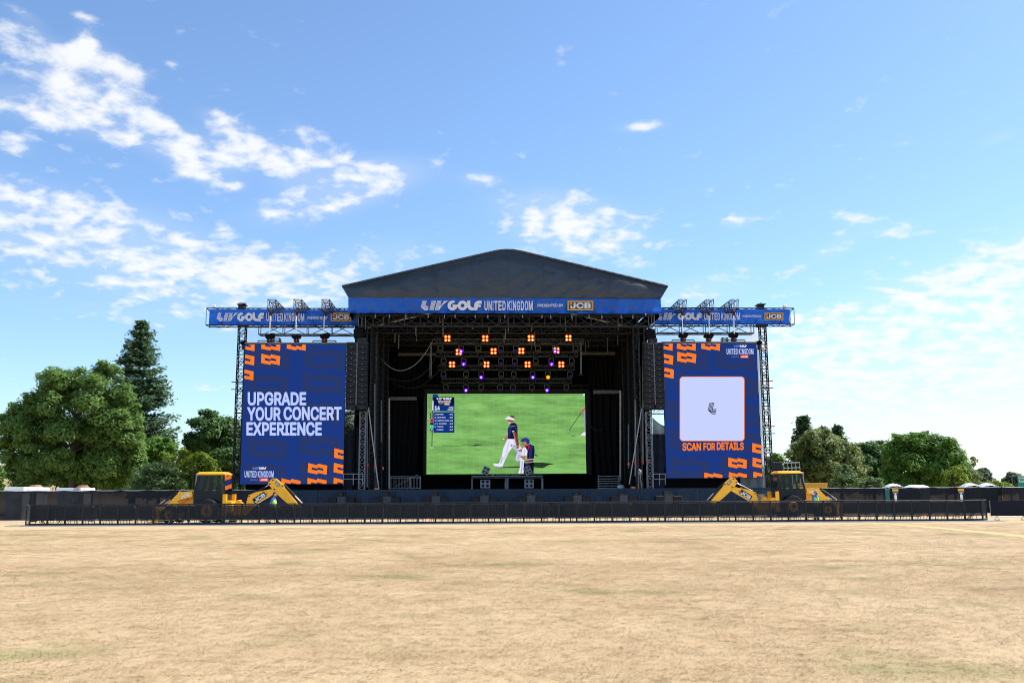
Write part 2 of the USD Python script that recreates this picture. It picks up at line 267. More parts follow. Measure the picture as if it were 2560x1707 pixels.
def golf_shape():
    R = .5
    G = Point(.5, .5).buffer(.5).difference(Point(.5, .5).buffer(.19)).difference(sbox(.5, .56, 1.0, .78)); G = G.difference(Polygon([(.62, .55), (1.1, .55), (1.1, 1.1), (.8, 1.0)])).union(sbox(.5, .37, 1.12, .60))
    O = Point(1.52, .5).buffer(.5).difference(Point(1.52, .5).buffer(.19))
    Lq = sbox(1.98, .4, 2.3, 1).union(Point(2.48, .5).buffer(.5).intersection(sbox(1.9, 0, 2.48, .5))).difference(Point(2.52, .52).buffer(.19)).union(sbox(2.4, 0, 2.68, .32))
    F = Point(3.2, .5).buffer(.5).intersection(sbox(2.7, .5, 3.2, 1)).difference(Point(3.22, .5).buffer(.17)).union(sbox(2.7, 0, 3.03, .55)).union(sbox(3.15, .68, 3.45, 1)).union(sbox(3.0, .32, 3.36, .60))
    return unary_union([G, O, Lq, F])
LIV, GOLF = liv_shape(), golf_shape()
def cond(word):                                        # tall narrow capitals, each in its own cell
    out, x = [], 0.0
    for ch in word:
        if ch == ' ': x += .45; continue
        w = .40 if ch == 'I' else 1.22 if ch == 'M' else 1.0
        out.append(fit(text_shape(ch, True, .01), x+.10, x+w-.10 if ch != 'I' else x+w-.08, 0, 1)); x += w
    return unary_union(out)
def px_poly(s, Y, y_flip=True):                        # a shape measured on the photograph's plane -> (x, z) at depth Y
    def f(xy):
        xy = np.asarray(xy); return np.array([[q[0], q[2]] for q in (at(a, b, Y) for a, b in xy)])
    out = []
    for g in (s.geoms if hasattr(s, 'geoms') else [s]):
        if g.is_empty or g.geom_type != 'Polygon': continue
        out.append(Polygon(f(g.exterior.coords), [f(i.coords) for i in g.interiors]))
    return MultiPolygon(out) if len(out) != 1 else out[0]
def pfit(s, x0, x1, yt, yb): return affinity.scale(fit(s, x0, x1, -yb, -yt), 1, -1, origin=(0, 0))   # photograph rows grow downwards
def flat(name, shape_px, Y, mt, parent, th=.008):
    s = px_poly(shape_px, Y)
    if s.is_empty: return
    return obj(name, MB().prism(s, Y, Y-th), mt, parent)
ORD = ['first', 'second', 'third', 'fourth', 'fifth', 'sixth', 'seventh', 'eighth', 'ninth', 'tenth', 'eleventh', 'twelfth', 'thirteenth', 'fourteenth']
# ------------------------------------------------------------------ ground
N = {'g': ('geometry', {}), 'na': ('noise_texture', {'scale': .22, 'detail': 6.0, 'roughness': .62, 'distortion': .5}), 'nb': ('noise_texture', {'scale': 1.1, 'detail': 5.0, 'roughness': .65}), 'nc': ('noise_texture', {'scale': 24.0, 'detail': 6.0, 'roughness': .8}),
     'ra': ('rgb_ramp', {'ramp': [(.24, (.31, .22, .122)), (.40, (.415, .302, .175)), (.55, (.46, .342, .205)), (.78, (.51, .39, .248))]}),
     'rb': ('rgb_ramp', {'ramp': [(.27, (.74, .75, .68)), (.42, (.95, .95, .93)), (.55, (1, 1, 1)), (.8, (1.04, 1.03, 1.0))]}), 'rc': ('rgb_ramp', {'ramp': [(.30, (.66, .62, .57)), (.50, (1, 1, 1)), (.75, (1.2, 1.2, 1.18))]}),
     'ng': ('noise_texture', {'scale': .33, 'detail': 3.0}), 'rg': ('rgb_ramp', {'ramp': [(.56, (1, 1, 1)), (.70, (.66, .76, .60))]}),
     'm1': ('mix_color', {'blend_type': 'multiply', 'fac': 1.0}), 'm2': ('mix_color', {'blend_type': 'multiply', 'fac': 1.0}), 'm3': ('mix_color', {'blend_type': 'multiply', 'fac': 1.0})}
GL = [('g.position', 'na.vector'), ('g.position', 'nb.vector'), ('g.position', 'nc.vector'), ('g.position', 'ng.vector'), ('na.fac', 'ra.fac'), ('nb.fac', 'rb.fac'), ('nc.fac', 'rc.fac'), ('ng.fac', 'rg.fac'),
      ('ra.color', 'm1.a'), ('rb.color', 'm1.b'), ('m1.result', 'm2.a'), ('rg.color', 'm2.b'), ('m2.result', 'm3.a')]
NG = dict(N); NG.update({'b': ('bump', {'strength': .45, 'distance': .03}), 'p': ('principled_bsdf', {'roughness': .9, 'specular_ior_level': .15})})
M['ground'] = usdkit.material(stage, '/World/Looks/ground', NG, GL + [('rc.color', 'm3.b'), ('m3.result', 'p.base_color'), ('nc.fac', 'b.height'), ('b.normal', 'p.normal')], surface='p.BSDF')
NB = dict(N); NB.update({'ri': ('rgb_ramp', {'ramp': [(0, (.85, .82, .76)), (.4, (1.4, 1.4, 1.38)), (1, (1.95, 1.95, 1.9))]}), 'p': ('principled_bsdf', {'roughness': .7, 'specular_ior_level': .25}), 't': ('translucent_bsdf', {}), 'mc': ('mix_closure', {'fac': .2})})
M['straw'] = usdkit.material(stage, '/World/Looks/straw', NB, GL + [('g.random_per_island', 'ri.fac'), ('ri.color', 'm3.b'), ('m3.result', 'p.base_color'), ('m3.result', 't.color'), ('p.BSDF', 'mc.closure1'), ('t.BSDF', 'mc.closure2')], surface='mc.closure')
g = MB(); xs = [-4000, -1500, -600, -200, -60, -20, 20, 60, 200, 600, 1500, 4000]
for i in range(len(xs)-1):
    for j in range(len(xs)-1):
        g.add([(xs[i], xs[j], 0), (xs[i+1], xs[j], 0), (xs[i+1], xs[j+1], 0), (xs[i], xs[j+1], 0)], [(0, 1, 2, 3)])
tag(obj('ground', g, 'ground'), 'parched straw coloured grass field in front of the stage', 'ground', kind='structure')
# loose dry blades in the foreground: scattered patches of thin blades
pi = UsdGeom.PointInstancer.Define(stage, '/World/dry_grass')
protos = []
for k, (nb, Lm) in enumerate([(330, .05), (330, .05), (330, .055), (260, .05), (260, .05)]):
    r = np.random.default_rng(50+k); v, f = [], []
    for i in range(nb):
        x, y = r.uniform(-.3, .3, 2); a = r.uniform(0, 2*math.pi); L = Lm*r.uniform(.4, 1.2); t = r.uniform(.03, .42)
        d = np.array([math.cos(a)*math.cos(t), math.sin(a)*math.cos(t), math.sin(t)]); s = np.array([-math.sin(a), math.cos(a), 0])*r.uniform(.0022, .0042)
        p = np.array([x, y, .001]); n0 = len(v); v += [p-s, p+s, p+d*L]; f.append((n0, n0+1, n0+2))
    p = usdkit.mesh(stage, f'/World/dry_grass/blade_patch_{k:03d}' if k else '/World/dry_grass/blade_patch', (np.array(v), np.array(f)), M['straw']); protos.append(p.GetPath())
pos, idx, ori = [], [], []
Y = 8.2
while Y < 50:
    st = .42 if Y < 24 else .50 if Y < 36 else .62
    half = .56*Y + 1.0; x = -half
    while x < half + .05*Y + 1:
        j_ = st*.3; pos.append((x+RNG.uniform(-j_, j_), Y+RNG.uniform(-j_, j_), 0)); idx.append(int(RNG.integers(0, 3)) if Y < 25 else int(RNG.integers(3, 5)))
        a = RNG.uniform(0, math.pi); ori.append(Gf.Quath(math.cos(a), 0, 0, math.sin(a))); x += st
    Y += st
pi.CreatePrototypesRel().SetTargets(protos); pi.CreatePositionsAttr([Gf.Vec3f(*map(float, p)) for p in pos]); pi.CreateProtoIndicesAttr(idx); pi.CreateOrientationsAttr(Vt.QuathArray(ori))
tag(pi, 'short dry straw grass blades covering the foreground', 'grass', kind='stuff')
# yellow painted line on the grass, right
def gnd(px, py, z=.004): d = ray(px, py); t = (z-HCAM)/d[2]; return CAM + d*t
ln = MB(); P1 = [gnd(2112, 1300.5), gnd(2300, 1313), gnd(2700, 1350)]; P2 = [gnd(2130, 1303), gnd(2300, 1316.5), gnd(2700, 1356)]
for i in range(2): ln.quad(P2[i], P2[i+1], P1[i+1], P1[i])
tag(obj('painted_line', ln, 'ground_yellow'), 'yellow line painted across the dry grass towards the right', 'line', kind='structure')

# far hills
def hills(name, x0, x1, y, zs, m, label):
    n = len(zs); v, f = [], []
    for i, z in enumerate(zs):
        x = x0+(x1-x0)*i/(n-1); v += [(x, y-60, -2), (x, y, z*.7), (x, y+90, z), (x, y+400, -5)]
    for i in range(n-1):
        for k in range(3): f.append((i*4+k, i*4+4+k, i*4+5+k, i*4+1+k))
    tag(obj(name, MB().add(v, f), m, smooth=True), label, 'hill', kind='structure')
mat('hill_tan', (.30, .22, .11), .9, 0, .35, .02, world=True); mat('hill_blue', (.06, .10, .12), .9, 0, .3, .03, world=True)
hills('hill', -420, -200, 620, [14, 20, 24, 23, 20, 17], 'hill_tan', 'dry tan hillside far behind the trees at the left edge')
hills('hill', 520, 1150, 1500, [10, 16, 19, 17, 14, 18, 12], 'hill_blue', 'dark wooded ridge far away at the right')

# ------------------------------------------------------------------ main stage
YF = 70.5                                             # front of the roof
DZ = Z(1262, 1222, 71.5)
st = thing('concert_stage', 'big black covered concert stage with gabled roof and open front', 'stage')
XL, XR = X(600, 1230, 71.5), X(1937, 1230, 71.5)
XLi, XRi = X(921, 1100, 72), X(1606, 1100, 72)
obj('deck', MB().box(XL, XR, 71.6, 88, DZ-.12, DZ), 'black_steel', st)
nsk = 14
for i in range(nsk):                                   # mesh skirt in sheets with vertical seams
    a, b = XL+(XR-XL)*i/nsk, XL+(XR-XL)*(i+1)/nsk; v, f = [], []
    for k in range(9):
        x = a+.01+(b-a-.02)*k/8; yy = 71.52+.035*math.sin(k*1.7+i)
        v += [(x, yy, .03), (x, yy+.02*math.sin(k*2+i), DZ*.5), (x, yy, DZ-.01)]
    for k in range(8): f += [(k*3, k*3+3, k*3+4, k*3+1), (k*3+1, k*3+4, k*3+5, k*3+2)]
    obj('skirt_sheet', MB().add(v, f), 'skirt_scrim', st)
for i in range(nsk*2+1):
    x = XL+(XR-XL)*i/(nsk*2); obj('skirt_post', MB().tube((x, 72.2, 0), (x, 72.2, DZ-.12), .045, 6), 'grey_steel', st)
for a_, b_ in ((XL-.4, XLi-2.2), (XRi+2.2, XR-1.2)): obj('wing_masking', MB().box(a_, b_, 75.0, 75.06, DZ+.01, DZ+1.6), 'black_cloth', st)
obj('understage_wall', MB().box(XL, XR, 75.9, 76, 0, DZ-.12), 'black_cloth', st)
for i, (c, px) in enumerate([('orange_plastic', 880), ('orange_plastic', 745), ('galvanised', 1420), ('galvanised', 1600), ('alloy', 1530), ('orange_plastic', 690), ('alloy', 1040)]):
    x = X(px, 1240, 73); w = .9 if i % 2 else .6
    for k in range(4): obj('stored_part', MB().rbox(x+k*(w+.1), x+k*(w+.1)+w*.8, 73, 73.5, .9, 1.5), c, st)
# gable sheet with folds
def gable(t):                                          # t 0..1 across -> px, top y, bottom y
    px = 855+(1670-855)*t
    ap = 1270; s = (px-855)/(ap-855) if px < ap else (1670-px)/(1670-ap)
    k = 1-abs(px-ap)/34.0
    top = 717 + (622-717)*s + (4.2*k*k if k > 0 else 0)
    return px, top
v, f, NX, NZ = [], [], 160, 14
topline = []
for i in range(NX+1):
    t = i/NX; px, top = gable(t); pb = 872+(1653-872)*t
    A, B = at(pb, 745.5, YF), at(px, top, YF+.25); topline.append(B)
    for k in range(NZ+1):
        q = A+(B-A)*k/NZ; s = k/NZ
        n = meshkit.fbm(np.array([[q[0]*.5+q[2]*.8, 0, q[2]*1.1]]), 4, 3)[0]-.5
        fold = 1.3*math.exp(-s*4.5)*(.10*math.sin(q[0]*3.1+q[2]*(5 if q[0] < 2.6 else -5)+3*n)+.05*math.sin(q[0]*7.3+q[2]*(9 if q[0] < 2.6 else -9)))
        edge = min(1, 6*s, 6*(1-s), 12*t, 12*(1-t))
        v.append(q+np.array([0, (-.35*math.sin(math.pi*s)*.6+n*.14+fold*.75)*edge, 0]))
for i in range(NX):
    for k in range(NZ): a = i*(NZ+1)+k; f.append((a, a+NZ+1, a+NZ+2, a+1))
obj('gable_sheet', MB().add(v, f), 'tarp', st, smooth=True)
for sx in (1012, 1085, 1180, 1270, 1360, 1450, 1530):   # vertical welded seams on the sheet
    t = (sx-855)/815; px, top = gable(t); A, B = at(872+781*t, 740, YF), at(px, top+3, YF+.2); A[1] -= .16; B[1] -= .1
    m0 = (A+B)/2; m0[1] -= .12
    obj('sheet_seam', MB().path([A, m0, B], .012, 4), 'tarp', st)
v, f = [], []                                          # roof cover
for B in topline: v += [B, B+np.array([0, 18.5, 0])]
for i in range(NX): f.append((2*i, 2*i+1, 2*i+3, 2*i+2))
obj('roof_cover', MB().add(v, f), 'tarp', st, smooth=True)
obj('roof_edge', MB().path([p+np.array([0, -.03, .03]) for p in topline[::4]], .085, 8), 'tarp', st, smooth=True)
eL, eR = topline[0], topline[-1]; bL, bR = at(872, 745.5, YF), at(1653, 745.5, YF)
for e, b in ((eL, bL), (eR, bR)):                        # eave returns down both sides
    obj('eave_sheet', MB().quad(b, b+np.array([0, 18, 0]), e+np.array([0, 18, 0]), e), 'tarp', st)
zb = Z(1262, 783, YF)
for X0, px in ((bL[0], 0), (bR[0], 1)):
    obj('side_sheet', MB().quad((X0, YF+.9, zb-.1), (X0, YF+18, zb-.1), (X0, YF+18, bL[2]), (X0, YF+.9, bL[2])), 'black_cloth', st)
# roof trusses
for j, Y in enumerate((71.3, 74.8, 78.3, 81.8, 85.3)):
    g = group_part('roof_truss', st)
    zt = zb-.05+.05*j; h = .82
    truss(g, (XLi-.9, Y, zt-h/2), (XRi+.9, Y, zt-h/2), .55, h, 1.15, .045, 'dark_truss')
for j in range(11):
    x = XLi+(XRi-XLi)*(j+.5)/11
    obj('roof_purlin', MB().tube((x, 71, zb+.3), (x, 88, zb+.3), .05, 6), 'dark_truss', st)
for j in range(17):                                     # fixing ratchets below the fascia
    x = XLi+(XRi-XLi)*(j+.5)/17+RNG.uniform(-.3, .3)
    obj('tie_strap', MB().box(x-.03, x+.03, 70.9, 70.95, zb-.30, zb-.02), 'grey_steel', st)
for j in range(15):
    x = XLi+1+(XRi-XLi-2)*RNG.random(); y = RNG.uniform(71.5, 80); L = RNG.uniform(.4, 1.3)
    obj('hanging_pipe', MB().tube((x, y, zb-.7), (x, y, zb-.7-L), .035, 6), 'pipe_dim', st)
for j, (px, py0, py1) in enumerate([(1099, 787, 806), (1107, 787, 842), (1250, 787, 806), (1270, 787, 830), (1413, 787, 826), (1430, 787, 803), (958, 790, 812), (1545, 795, 825), (1060, 806, 818), (1180, 812, 822), (1330, 812, 820)]):
    obj('hanging_pipe', MB().tube(at(px, py0, 73.5), at(px+1, py1, 73.5), .045, 6), 'pipe_dim', st)
# masts inside the portal, both sides
def mast(px0, px1, py0, py1, Y, m, r=.03):
    a, b = at((px0+px1)/2, py1, Y), at((px0+px1)/2, py0, Y); w = (px1-px0)/FPX*Y
    g = group_part('mast', st); truss(g, (a[0], Y, max(a[2], 0)), (a[0], Y, b[2]), w, w, w*1.15, r, m, up=(0, 1, 0))
mast(897, 911, 1030, 1223, 71.9, 'rig_alloy', .032); mast(1619, 1633, 1030, 1222, 71.9, 'rig_alloy', .032)
mast(900, 915, 815, 1040, 72.6, 'dark_truss'); mast(1615, 1628, 815, 1040, 72.6, 'dark_truss')
mast(922, 937, 820, 1222, 73.6, 'dark_truss'); mast(1592, 1606, 820, 1222, 73.6, 'dark_truss')
mast(941, 953, 824, 1222, 76.5, 'dark_truss'); mast(1577, 1589, 824, 1222, 76.5, 'dark_truss')
mast(955, 966, 826, 1222, 79.5, 'dark_truss'); mast(1563, 1574, 826, 1222, 79.5, 'dark_truss')
for px, y0, y1, m, Y, r in [(918, 1010, 1218, 'rig_alloy', 72.4, .04), (937, 960, 1180, 'rig_alloy', 73.0, .045), (953, 1000, 1105, 'rig_alloy', 74, .03), (940, 830, 1220, 'pipe_dim', 75, .025), (973, 995, 1220, 'pale_pipe', 80, .075), (971, 870, 1000, 'black_steel', 80, .04),
                            (1551, 976, 1200, 'pale_pipe', 80, .075), (1571, 1060, 1170, 'rig_alloy', 74, .04), (1588, 1000, 1190, 'rig_alloy', 73, .045), (1607, 1000, 1160, 'rig_alloy', 72.4, .04), (1606, 880, 1000, 'pipe_dim', 74, .025), (1590, 830, 1220, 'pipe_dim', 76, .02)]:
    obj('scaffold_pole', MB().tube(at(px, y1, Y), at(px, y0, Y), r, 8), m, st)
for a, b in (((921, 1018), (947, 1222)), ((1604, 1022), (1573, 1210))):
    obj('brace_pole', MB().tube(at(*b, 71.8), at(*a, 71.8), .04, 8), 'grey_steel', st)
for px, py in ((919, 1163), (937, 1166), (958, 1170), (1571, 1160), (1588, 1156), (1607, 1152), (1622, 1151)):
    c = at(px, py, 72.2); obj('fire_tag', MB().rbox(c[0]-.06, c[0]+.06, 72.15, 72.25, c[2]-.12, c[2]+.12), 'red_paint', st)
for a, b in ((858, 908), (1633, 1664)):                  # handrails beside the wing screens
    rl = MB()
    for py in (1184, 1197): rl.tube(at(a, py, 71.7), at(b, py, 71.7), .025, 6)
    for px in (a+1, (a+b)/2, b-1): rl.tube(at(px, 1184, 71.7), at(px, 1212, 71.7), .025, 6)
    obj('handrail', rl, 'grey_steel', st)
# cross ties under the line arrays and masking behind them
for a, b in ((857, 912), (1622, 1661)):
    g = group_part('tie_truss', st); p, q = at(a, 1029, 73), at(b, 1029, 73); q[2] = p[2]
    truss(g, p, q, .3, .34, .42, .022, 'dark_truss')
# dark interior: back wall, side walls
obj('back_wall', MB().box(XLi-6.5, XRi+6.5, 88.4, 88.5, .1, 7.0).box(XLi-1.9, XRi+1.7, 88.52, 88.56, 6.9, zb+1.5), 'black_cloth', st)
obj('rear_gable', MB().box(bL[0]+.1, bR[0]-.1, 88.6, 88.7, zb+.2, zb+1.2), 'black_cloth', st)
v = [(p[0], 88.8, p[2]-.05) for p in topline[::8]]; n = len(v); v += [(p[0], 88.8, bL[2]-2) for p in topline[::8]]
obj('rear_sheet', MB().add(v, [(i, i+1, n+i+1, n+i) for i in range(n-1)]), 'black_cloth', st)
def drape(name, x0, x1, Y, z0, z1, m, parent, amp=.08, per=.35, alongy=False, seed=0, top=None):
    n = max(12, int(abs(x1-x0)/per*8)); v, f, K = [], [], 8
    for i in range(n+1):
        x = x0+(x1-x0)*i/n; zt = z1 if top is None else top(i/n)
        for k in range(K+1):
            s = k/K; w = amp*(1.2-.5*s)*math.sin((x/per+seed+.3*math.sin(3*s+x))*2*math.pi)+.12*(meshkit.noise(np.array([x*.9, s*2.0, seed*3.1]))-.5)
            v.append((Y+w, x, z0+(zt-z0)*s) if alongy else (x, Y+w, z0+(zt-z0)*s))
    for i in range(n):
        for k in range(K): a = i*(K+1)+k; f.append((a, a+K+1, a+K+2, a+1))
    return obj(name, MB().add(v, f), m, parent, smooth=True)
for X0, s in ((XLi, 1), (XRi, 2)): drape('side_drape', 74.0, 88.4, X0, DZ, zb+.2, 'black_drape', st, .08, .5, True, s)
for X0, s in ((XLi-1.6, 3), (XRi+1.4, 4)): drape('outer_drape', 76.5, 88.4, X0, .1, zb+.2, 'black_drape', st, .08, .5, True, s)
obj('rear_masking', MB().box(XLi-6, XLi-.0, 87.9, 88.0, DZ, 7.0), 'black_cloth', st); obj('rear_masking', MB().box(XRi+.0, XRi+6, 87.9, 88.0, DZ, 7.0), 'black_cloth', st)

# hanging drapes behind, each a thing
def hang(label, a, b, ytop, ybot, Y, amp=.09, per=.42, seed=0):
    t = thing('stage_drape', label, 'curtain'); p, q = at(a, ytop, Y), at(b, ytop, Y); z0 = max(DZ+.02, Z((a+b)/2, ybot, Y))
    drape('cloth', p[0], q[0], Y, z0, p[2], 'black_drape', t, amp, per, False, seed); return t
hang('tall black curtain left of the centre screen', 976, 1046, 1000, 1222, 83, seed=.2)
hang('tall black curtain with creases right of the centre screen', 1482, 1551, 984, 1222, 83, .12, .6, .5)
hang('upper black curtain above the left pale crossbar', 978, 1062, 893, 991, 85.5, seed=.9); hang('upper black curtain above the right pale crossbar', 1470, 1549, 890, 975, 85.5, seed=1.3)
for a, b, y0, y1, Y, lb in ((975, 1042, 992, 1000, 82, 'pale ribbed crossbar over the left stage curtain'), (995, 1090, 882, 889, 84, 'pale ribbed crossbar high behind the left lighting cables'), (1483, 1549, 975, 984, 82, 'pale crossbar over the right stage curtain'), (1450, 1550, 880, 887, 84, 'pale crossbar high at the right back of the stage')):
    t = thing('crossbar', lb, 'crossbar'); p, q = at(a, y0, Y), at(b, y0, Y); h = (y1-y0)/FPX*Y
    obj('beam', MB().rbox(p[0], q[0], Y, Y+.2, p[2]-h, p[2], .02), 'mid_grey', t)
    rb = MB(); n = int((q[0]-p[0])/.16)
    for i in range(n): x = p[0]+(i+.5)*(q[0]-p[0])/n; rb.box(x-.04, x+.03, Y-.02, Y, p[2]-h*.9, p[2]-h*.1)
    obj('rib', rb, 'pipe_dim', t)

# ------------------------------------------------------------------ banners
def banner(label, x0, x1, y0, y1, Y, lay, wave=.05):
    t = thing('banner', label, 'banner'); a, b = at(x0, y0, Y), at(x1, y0, Y); zt = (a[2]+b[2])/2; zl = (Z(x0, y1, Y)+Z(x1, y1, Y))/2
    n, K = 120, 10; v, f = [], []
    def off(x, s): return wave*math.exp(-s*2.2)*(math.sin(x*4.2+s*5)+.6*math.sin(x*9.1-s*3)+1)*.5+.03*(meshkit.noise(np.array([x*1.5, s*2, .5]))-.5)
    for i in range(n+1):
        x = a[0]+(b[0]-a[0])*i/n
        for k in range(K+1): s = k/K; v.append((x, Y+.02+abs(off(x, s))*min(1, 5*s+.2), zl+(zt-zl)*s))
    for i in range(n):
        for k in range(K): q = i*(K+1)+k; f.append((q, q+K+1, q+K+2, q+1))
    obj('cloth', MB().add(v, f), 'banner_blue', t, smooth=True)
    d = .03
    def pr(name, s, m, e=0): flat(name, s, Y-d-e, m, t)
    (l0, l1), (g0, g1), (u0, u1), (p0, p1), (j0, j1), (yt, yb), (pt, pb) = lay
    pr('lettering', pfit(LIV, l0, l1, yt, yb), 'print_white'); pr('lettering', pfit(GOLF, g0, g1, yt, yb), 'print_white')
    um = (u0*.485+u1*.515)
    pr('lettering', pfit(cond('UNITED'), u0, u0+(u1-u0)*.44, yt+.6, yb), 'print_white'); pr('lettering', pfit(cond('KINGDOM'), u0+(u1-u0)*.475, u1, yt+.6, yb), 'print_white')
    pr('lettering', pfit(text_shape('PRESENTED BY', True), p0, p1, pt, pb), 'print_white')
    w, h = j1-j0, yb-yt; fr = sbox(j0, yt, j1, yb)
    pr('logo_frame', fr.difference(sbox(j0+w*.06, yt+h*.15, j1-w*.06, yb-h*.15)), 'print_yellow'); pr('logo_field', sbox(j0+w*.06, yt+h*.15, j1-w*.06, yb-h*.15), 'print_dark')
    pr('lettering', pfit(text_shape('JCB', True, .03), j0+w*.10, j1-w*.09, yt+h*.22, yb-h*.22), 'print_white', .012)
    pr('logo_mark', sbox(j0+w*.09, yt+h*.2, j0+w*.18, yt+h*.42), 'print_yellow', .014)
    obj('hem_pipe', MB().tube((a[0], Y+.12, zl+.02), (b[0], Y+.12, zl+.02), .03, 6), 'dark_truss', t); return t
banner('long blue banner with white lettering under the stage gable', 870.5, 1652.5, 745.5, 783, YF-.05, [(1052, 1122), (1119, 1204), (1211, 1332), (1344, 1408), (1418.5, 1483), (751.5, 776), (760, 767)], .34)
YW = 73.3
banner('blue banner with white lettering on the left wing truss', 523.5, 897, 773.5, 811.5, YW-.05, [(542, 596), (593, 660), (666, 760.5), (769, 819), (827, 878), (782, 803), (791, 798)], .18)
banner('blue banner with white lettering on the right wing truss', 1634, 1974, 772.5, 809.5, YW-.05, [(1641, 1694), (1694, 1755), (1760.6, 1850), (1857, 1904), (1911, 1958), (781.5, 800), (788, 793)], .18)

# ------------------------------------------------------------------ wing frames: towers, header truss, rear truss, outriggers
def wing(side, label, xa, xb, tow0, tow1, ytop, ybot, head_px, rear):
    t = thing('wing_frame', label, 'rigging frame')
    a, b = at(xa, ytop, YW+.6), at(xb, ytop, YW+.6); h = (ybot+5-ytop)/FPX*YW; zc = a[2]-h/2
    g = group_part('header_truss', t); truss(g, (a[0], YW+.55, zc), (b[0], YW+.55, zc), .95, h, 1.15, .042, 'black_steel', r2=.026)
    (tx0, tx1) = tow0; w = (tx1-tx0)/FPX*74; c = X((tx0+tx1)/2, tow1, 74); ztop = Z((tx0+tx1)/2, 815, 74)
    g = group_part('tower', t); truss(g, (c, 74.0, 0), (c, 74.0, ztop), w, w, w*1.05, .045, 'black_steel', up=(0, 1, 0), r2=.028)
    g = group_part('tower', t); truss(g, (c+(.9 if side < 0 else -.9)*1.6, 80, 0), (c+(.9 if side < 0 else -.9)*1.6, 80, ztop), w, w, w*1.05, .045, 'black_steel', up=(0, 1, 0), r2=.028)
    obj('sleeve_block', MB().rbox(c-.38, c+.38, 73.6, 74.5, ztop-.05, ztop+.5, .04), 'black_steel', t)
    hd = MB(); x0, x1 = head_px; p = at(x0, 773, 74); q = at(x1, 757, 74)
    hd.rbox(p[0], q[0], 73.7, 74.4, p[2]-.05, q[2]-.2, .05); hd.box(p[0]-.08, q[0]+.1, 73.6, 74.5, q[2]-.2, q[2]-.14); hd.tube((p[0]+.1, 73.6, q[2]-.08), (q[0], 74.4, q[2]+.02), .03, 6)
    obj('tower_head', hd, 'black_steel', t)
    for zf in (.42, .66): 
        z = ztop*zf; br = MB()
        for dz in (0, .55): br.box(c-w*1.1, c+w*1.1, 73.55, 73.62, z+dz-.03, z+dz+.03)
        obj('bracket', br, 'black_steel', t)
    r0, r1, ry0, ry1 = rear; p, q = at(r0, ry0, 80), at(r1, ry0, 80); hh = (ry1-ry0)/FPX*80
    g = group_part('rear_truss', t); truss(g, (p[0], 80, p[2]-hh/2), (q[0], 80, p[2]-hh/2), .8, hh, 1.9, .06, 'black_steel', r2=.04)
    obj('crank_lamp', MB().rbox(a[0]+.5 if side < 0 else b[0]-.9, a[0]+.75 if side < 0 else b[0]-.65, 73, 73.3, zc+h/2+.02, zc+h/2+.2, .03), 'white_panel', t)
    return c
cL = wing(-1, 'black lattice rigging frame carrying the left wing screen', 521, 900, (583, 600), 1200, 773.5, 811.5, (597, 613), (650, 890, 808, 838))
cR = wing(1, 'black lattice rigging frame carrying the right wing screen', 1634, 1979, (1898, 1913), 815, 772.5, 809.5, (1894, 1908), (1640, 1880, 806, 835))
YO = 71.3
for side, name, pts in ((-1, 'left', (669, 734, 804)), (1, 'right', (1698, 1766, 1828))):
    for i, px in enumerate(pts):
        t = thing('outrigger_truss', f'cantilevered box truss on the {name} wing frame, {ORD[i]} from the left', 'truss', group='cantilevered trusses on the wing frames')
        w = 19/FPX*YO; p = at(px+9.5, 760, YO); q = np.array([p[0], 79.5, p[2]]); truss(t, p, q, w, 24/FPX*YO, .62, .03, 'black_steel', r2=.02)
        hx = {-1: (677, 742, 812), 1: (1706, 1772, 1834)}[side][i]
        t = thing('chain_hoist', f'chain hoist with pale chain over the {name} banner, {ORD[i]} from the left', 'hoist', group='chain hoists')
        a = at(hx, 774, YO+.2); z1 = Z(hx, 834, YO+.2)
        obj('hoist_body', MB().rbox(a[0]-.09, a[0]+.09, YO+.1, YO+.3, a[2]-.45, a[2]-.1, .03), 'black_steel', t)
        obj('hook', MB().tube((a[0], YO+.2, a[2]), (a[0], YO+.2, a[2]-.12), .05, 6), 'red_paint', t)
        obj('chain', MB().tube((a[0]-.02, YO+.2, a[2]-.45), (a[0]-.03, YO+.2, z1), .032, 6), 'white_panel', t)
# ------------------------------------------------------------------ LED screens
LED = 1.0
emit('led_navy', (29, 57, 130), LED); emit('led_dim', (41, 57, 108), LED); emit('led_orange', (255, 128, 36), LED); emit('led_lilac', (190, 205, 255), LED); emit('led_white', (238, 240, 250), LED); emit('led_blue', (110, 150, 255), LED); emit('led_red', (230, 84, 30), LED); emit('led_ink', (48, 52, 74), LED)
emit('led_card', (200, 212, 255), LED); emit('led_seam', (140, 200, 120), LED)
YL = 72.2
def motif(x, y, w):                                     # the stepped block with a stepped slot
    P = lambda q: [(x+a/210*w, y+b/210*w) for a, b in q]
    o = Polygon(P([(4, 0), (104, 24), (108, 6), (210, 28), (206, 126), (106, 106), (103, 122), (0, 102)]))
    hl = Polygon(P([(42, 46), (104, 60), (106, 46), (168, 59), (166, 84), (104, 71), (102, 85), (42, 72)]))
    return o.difference(hl)
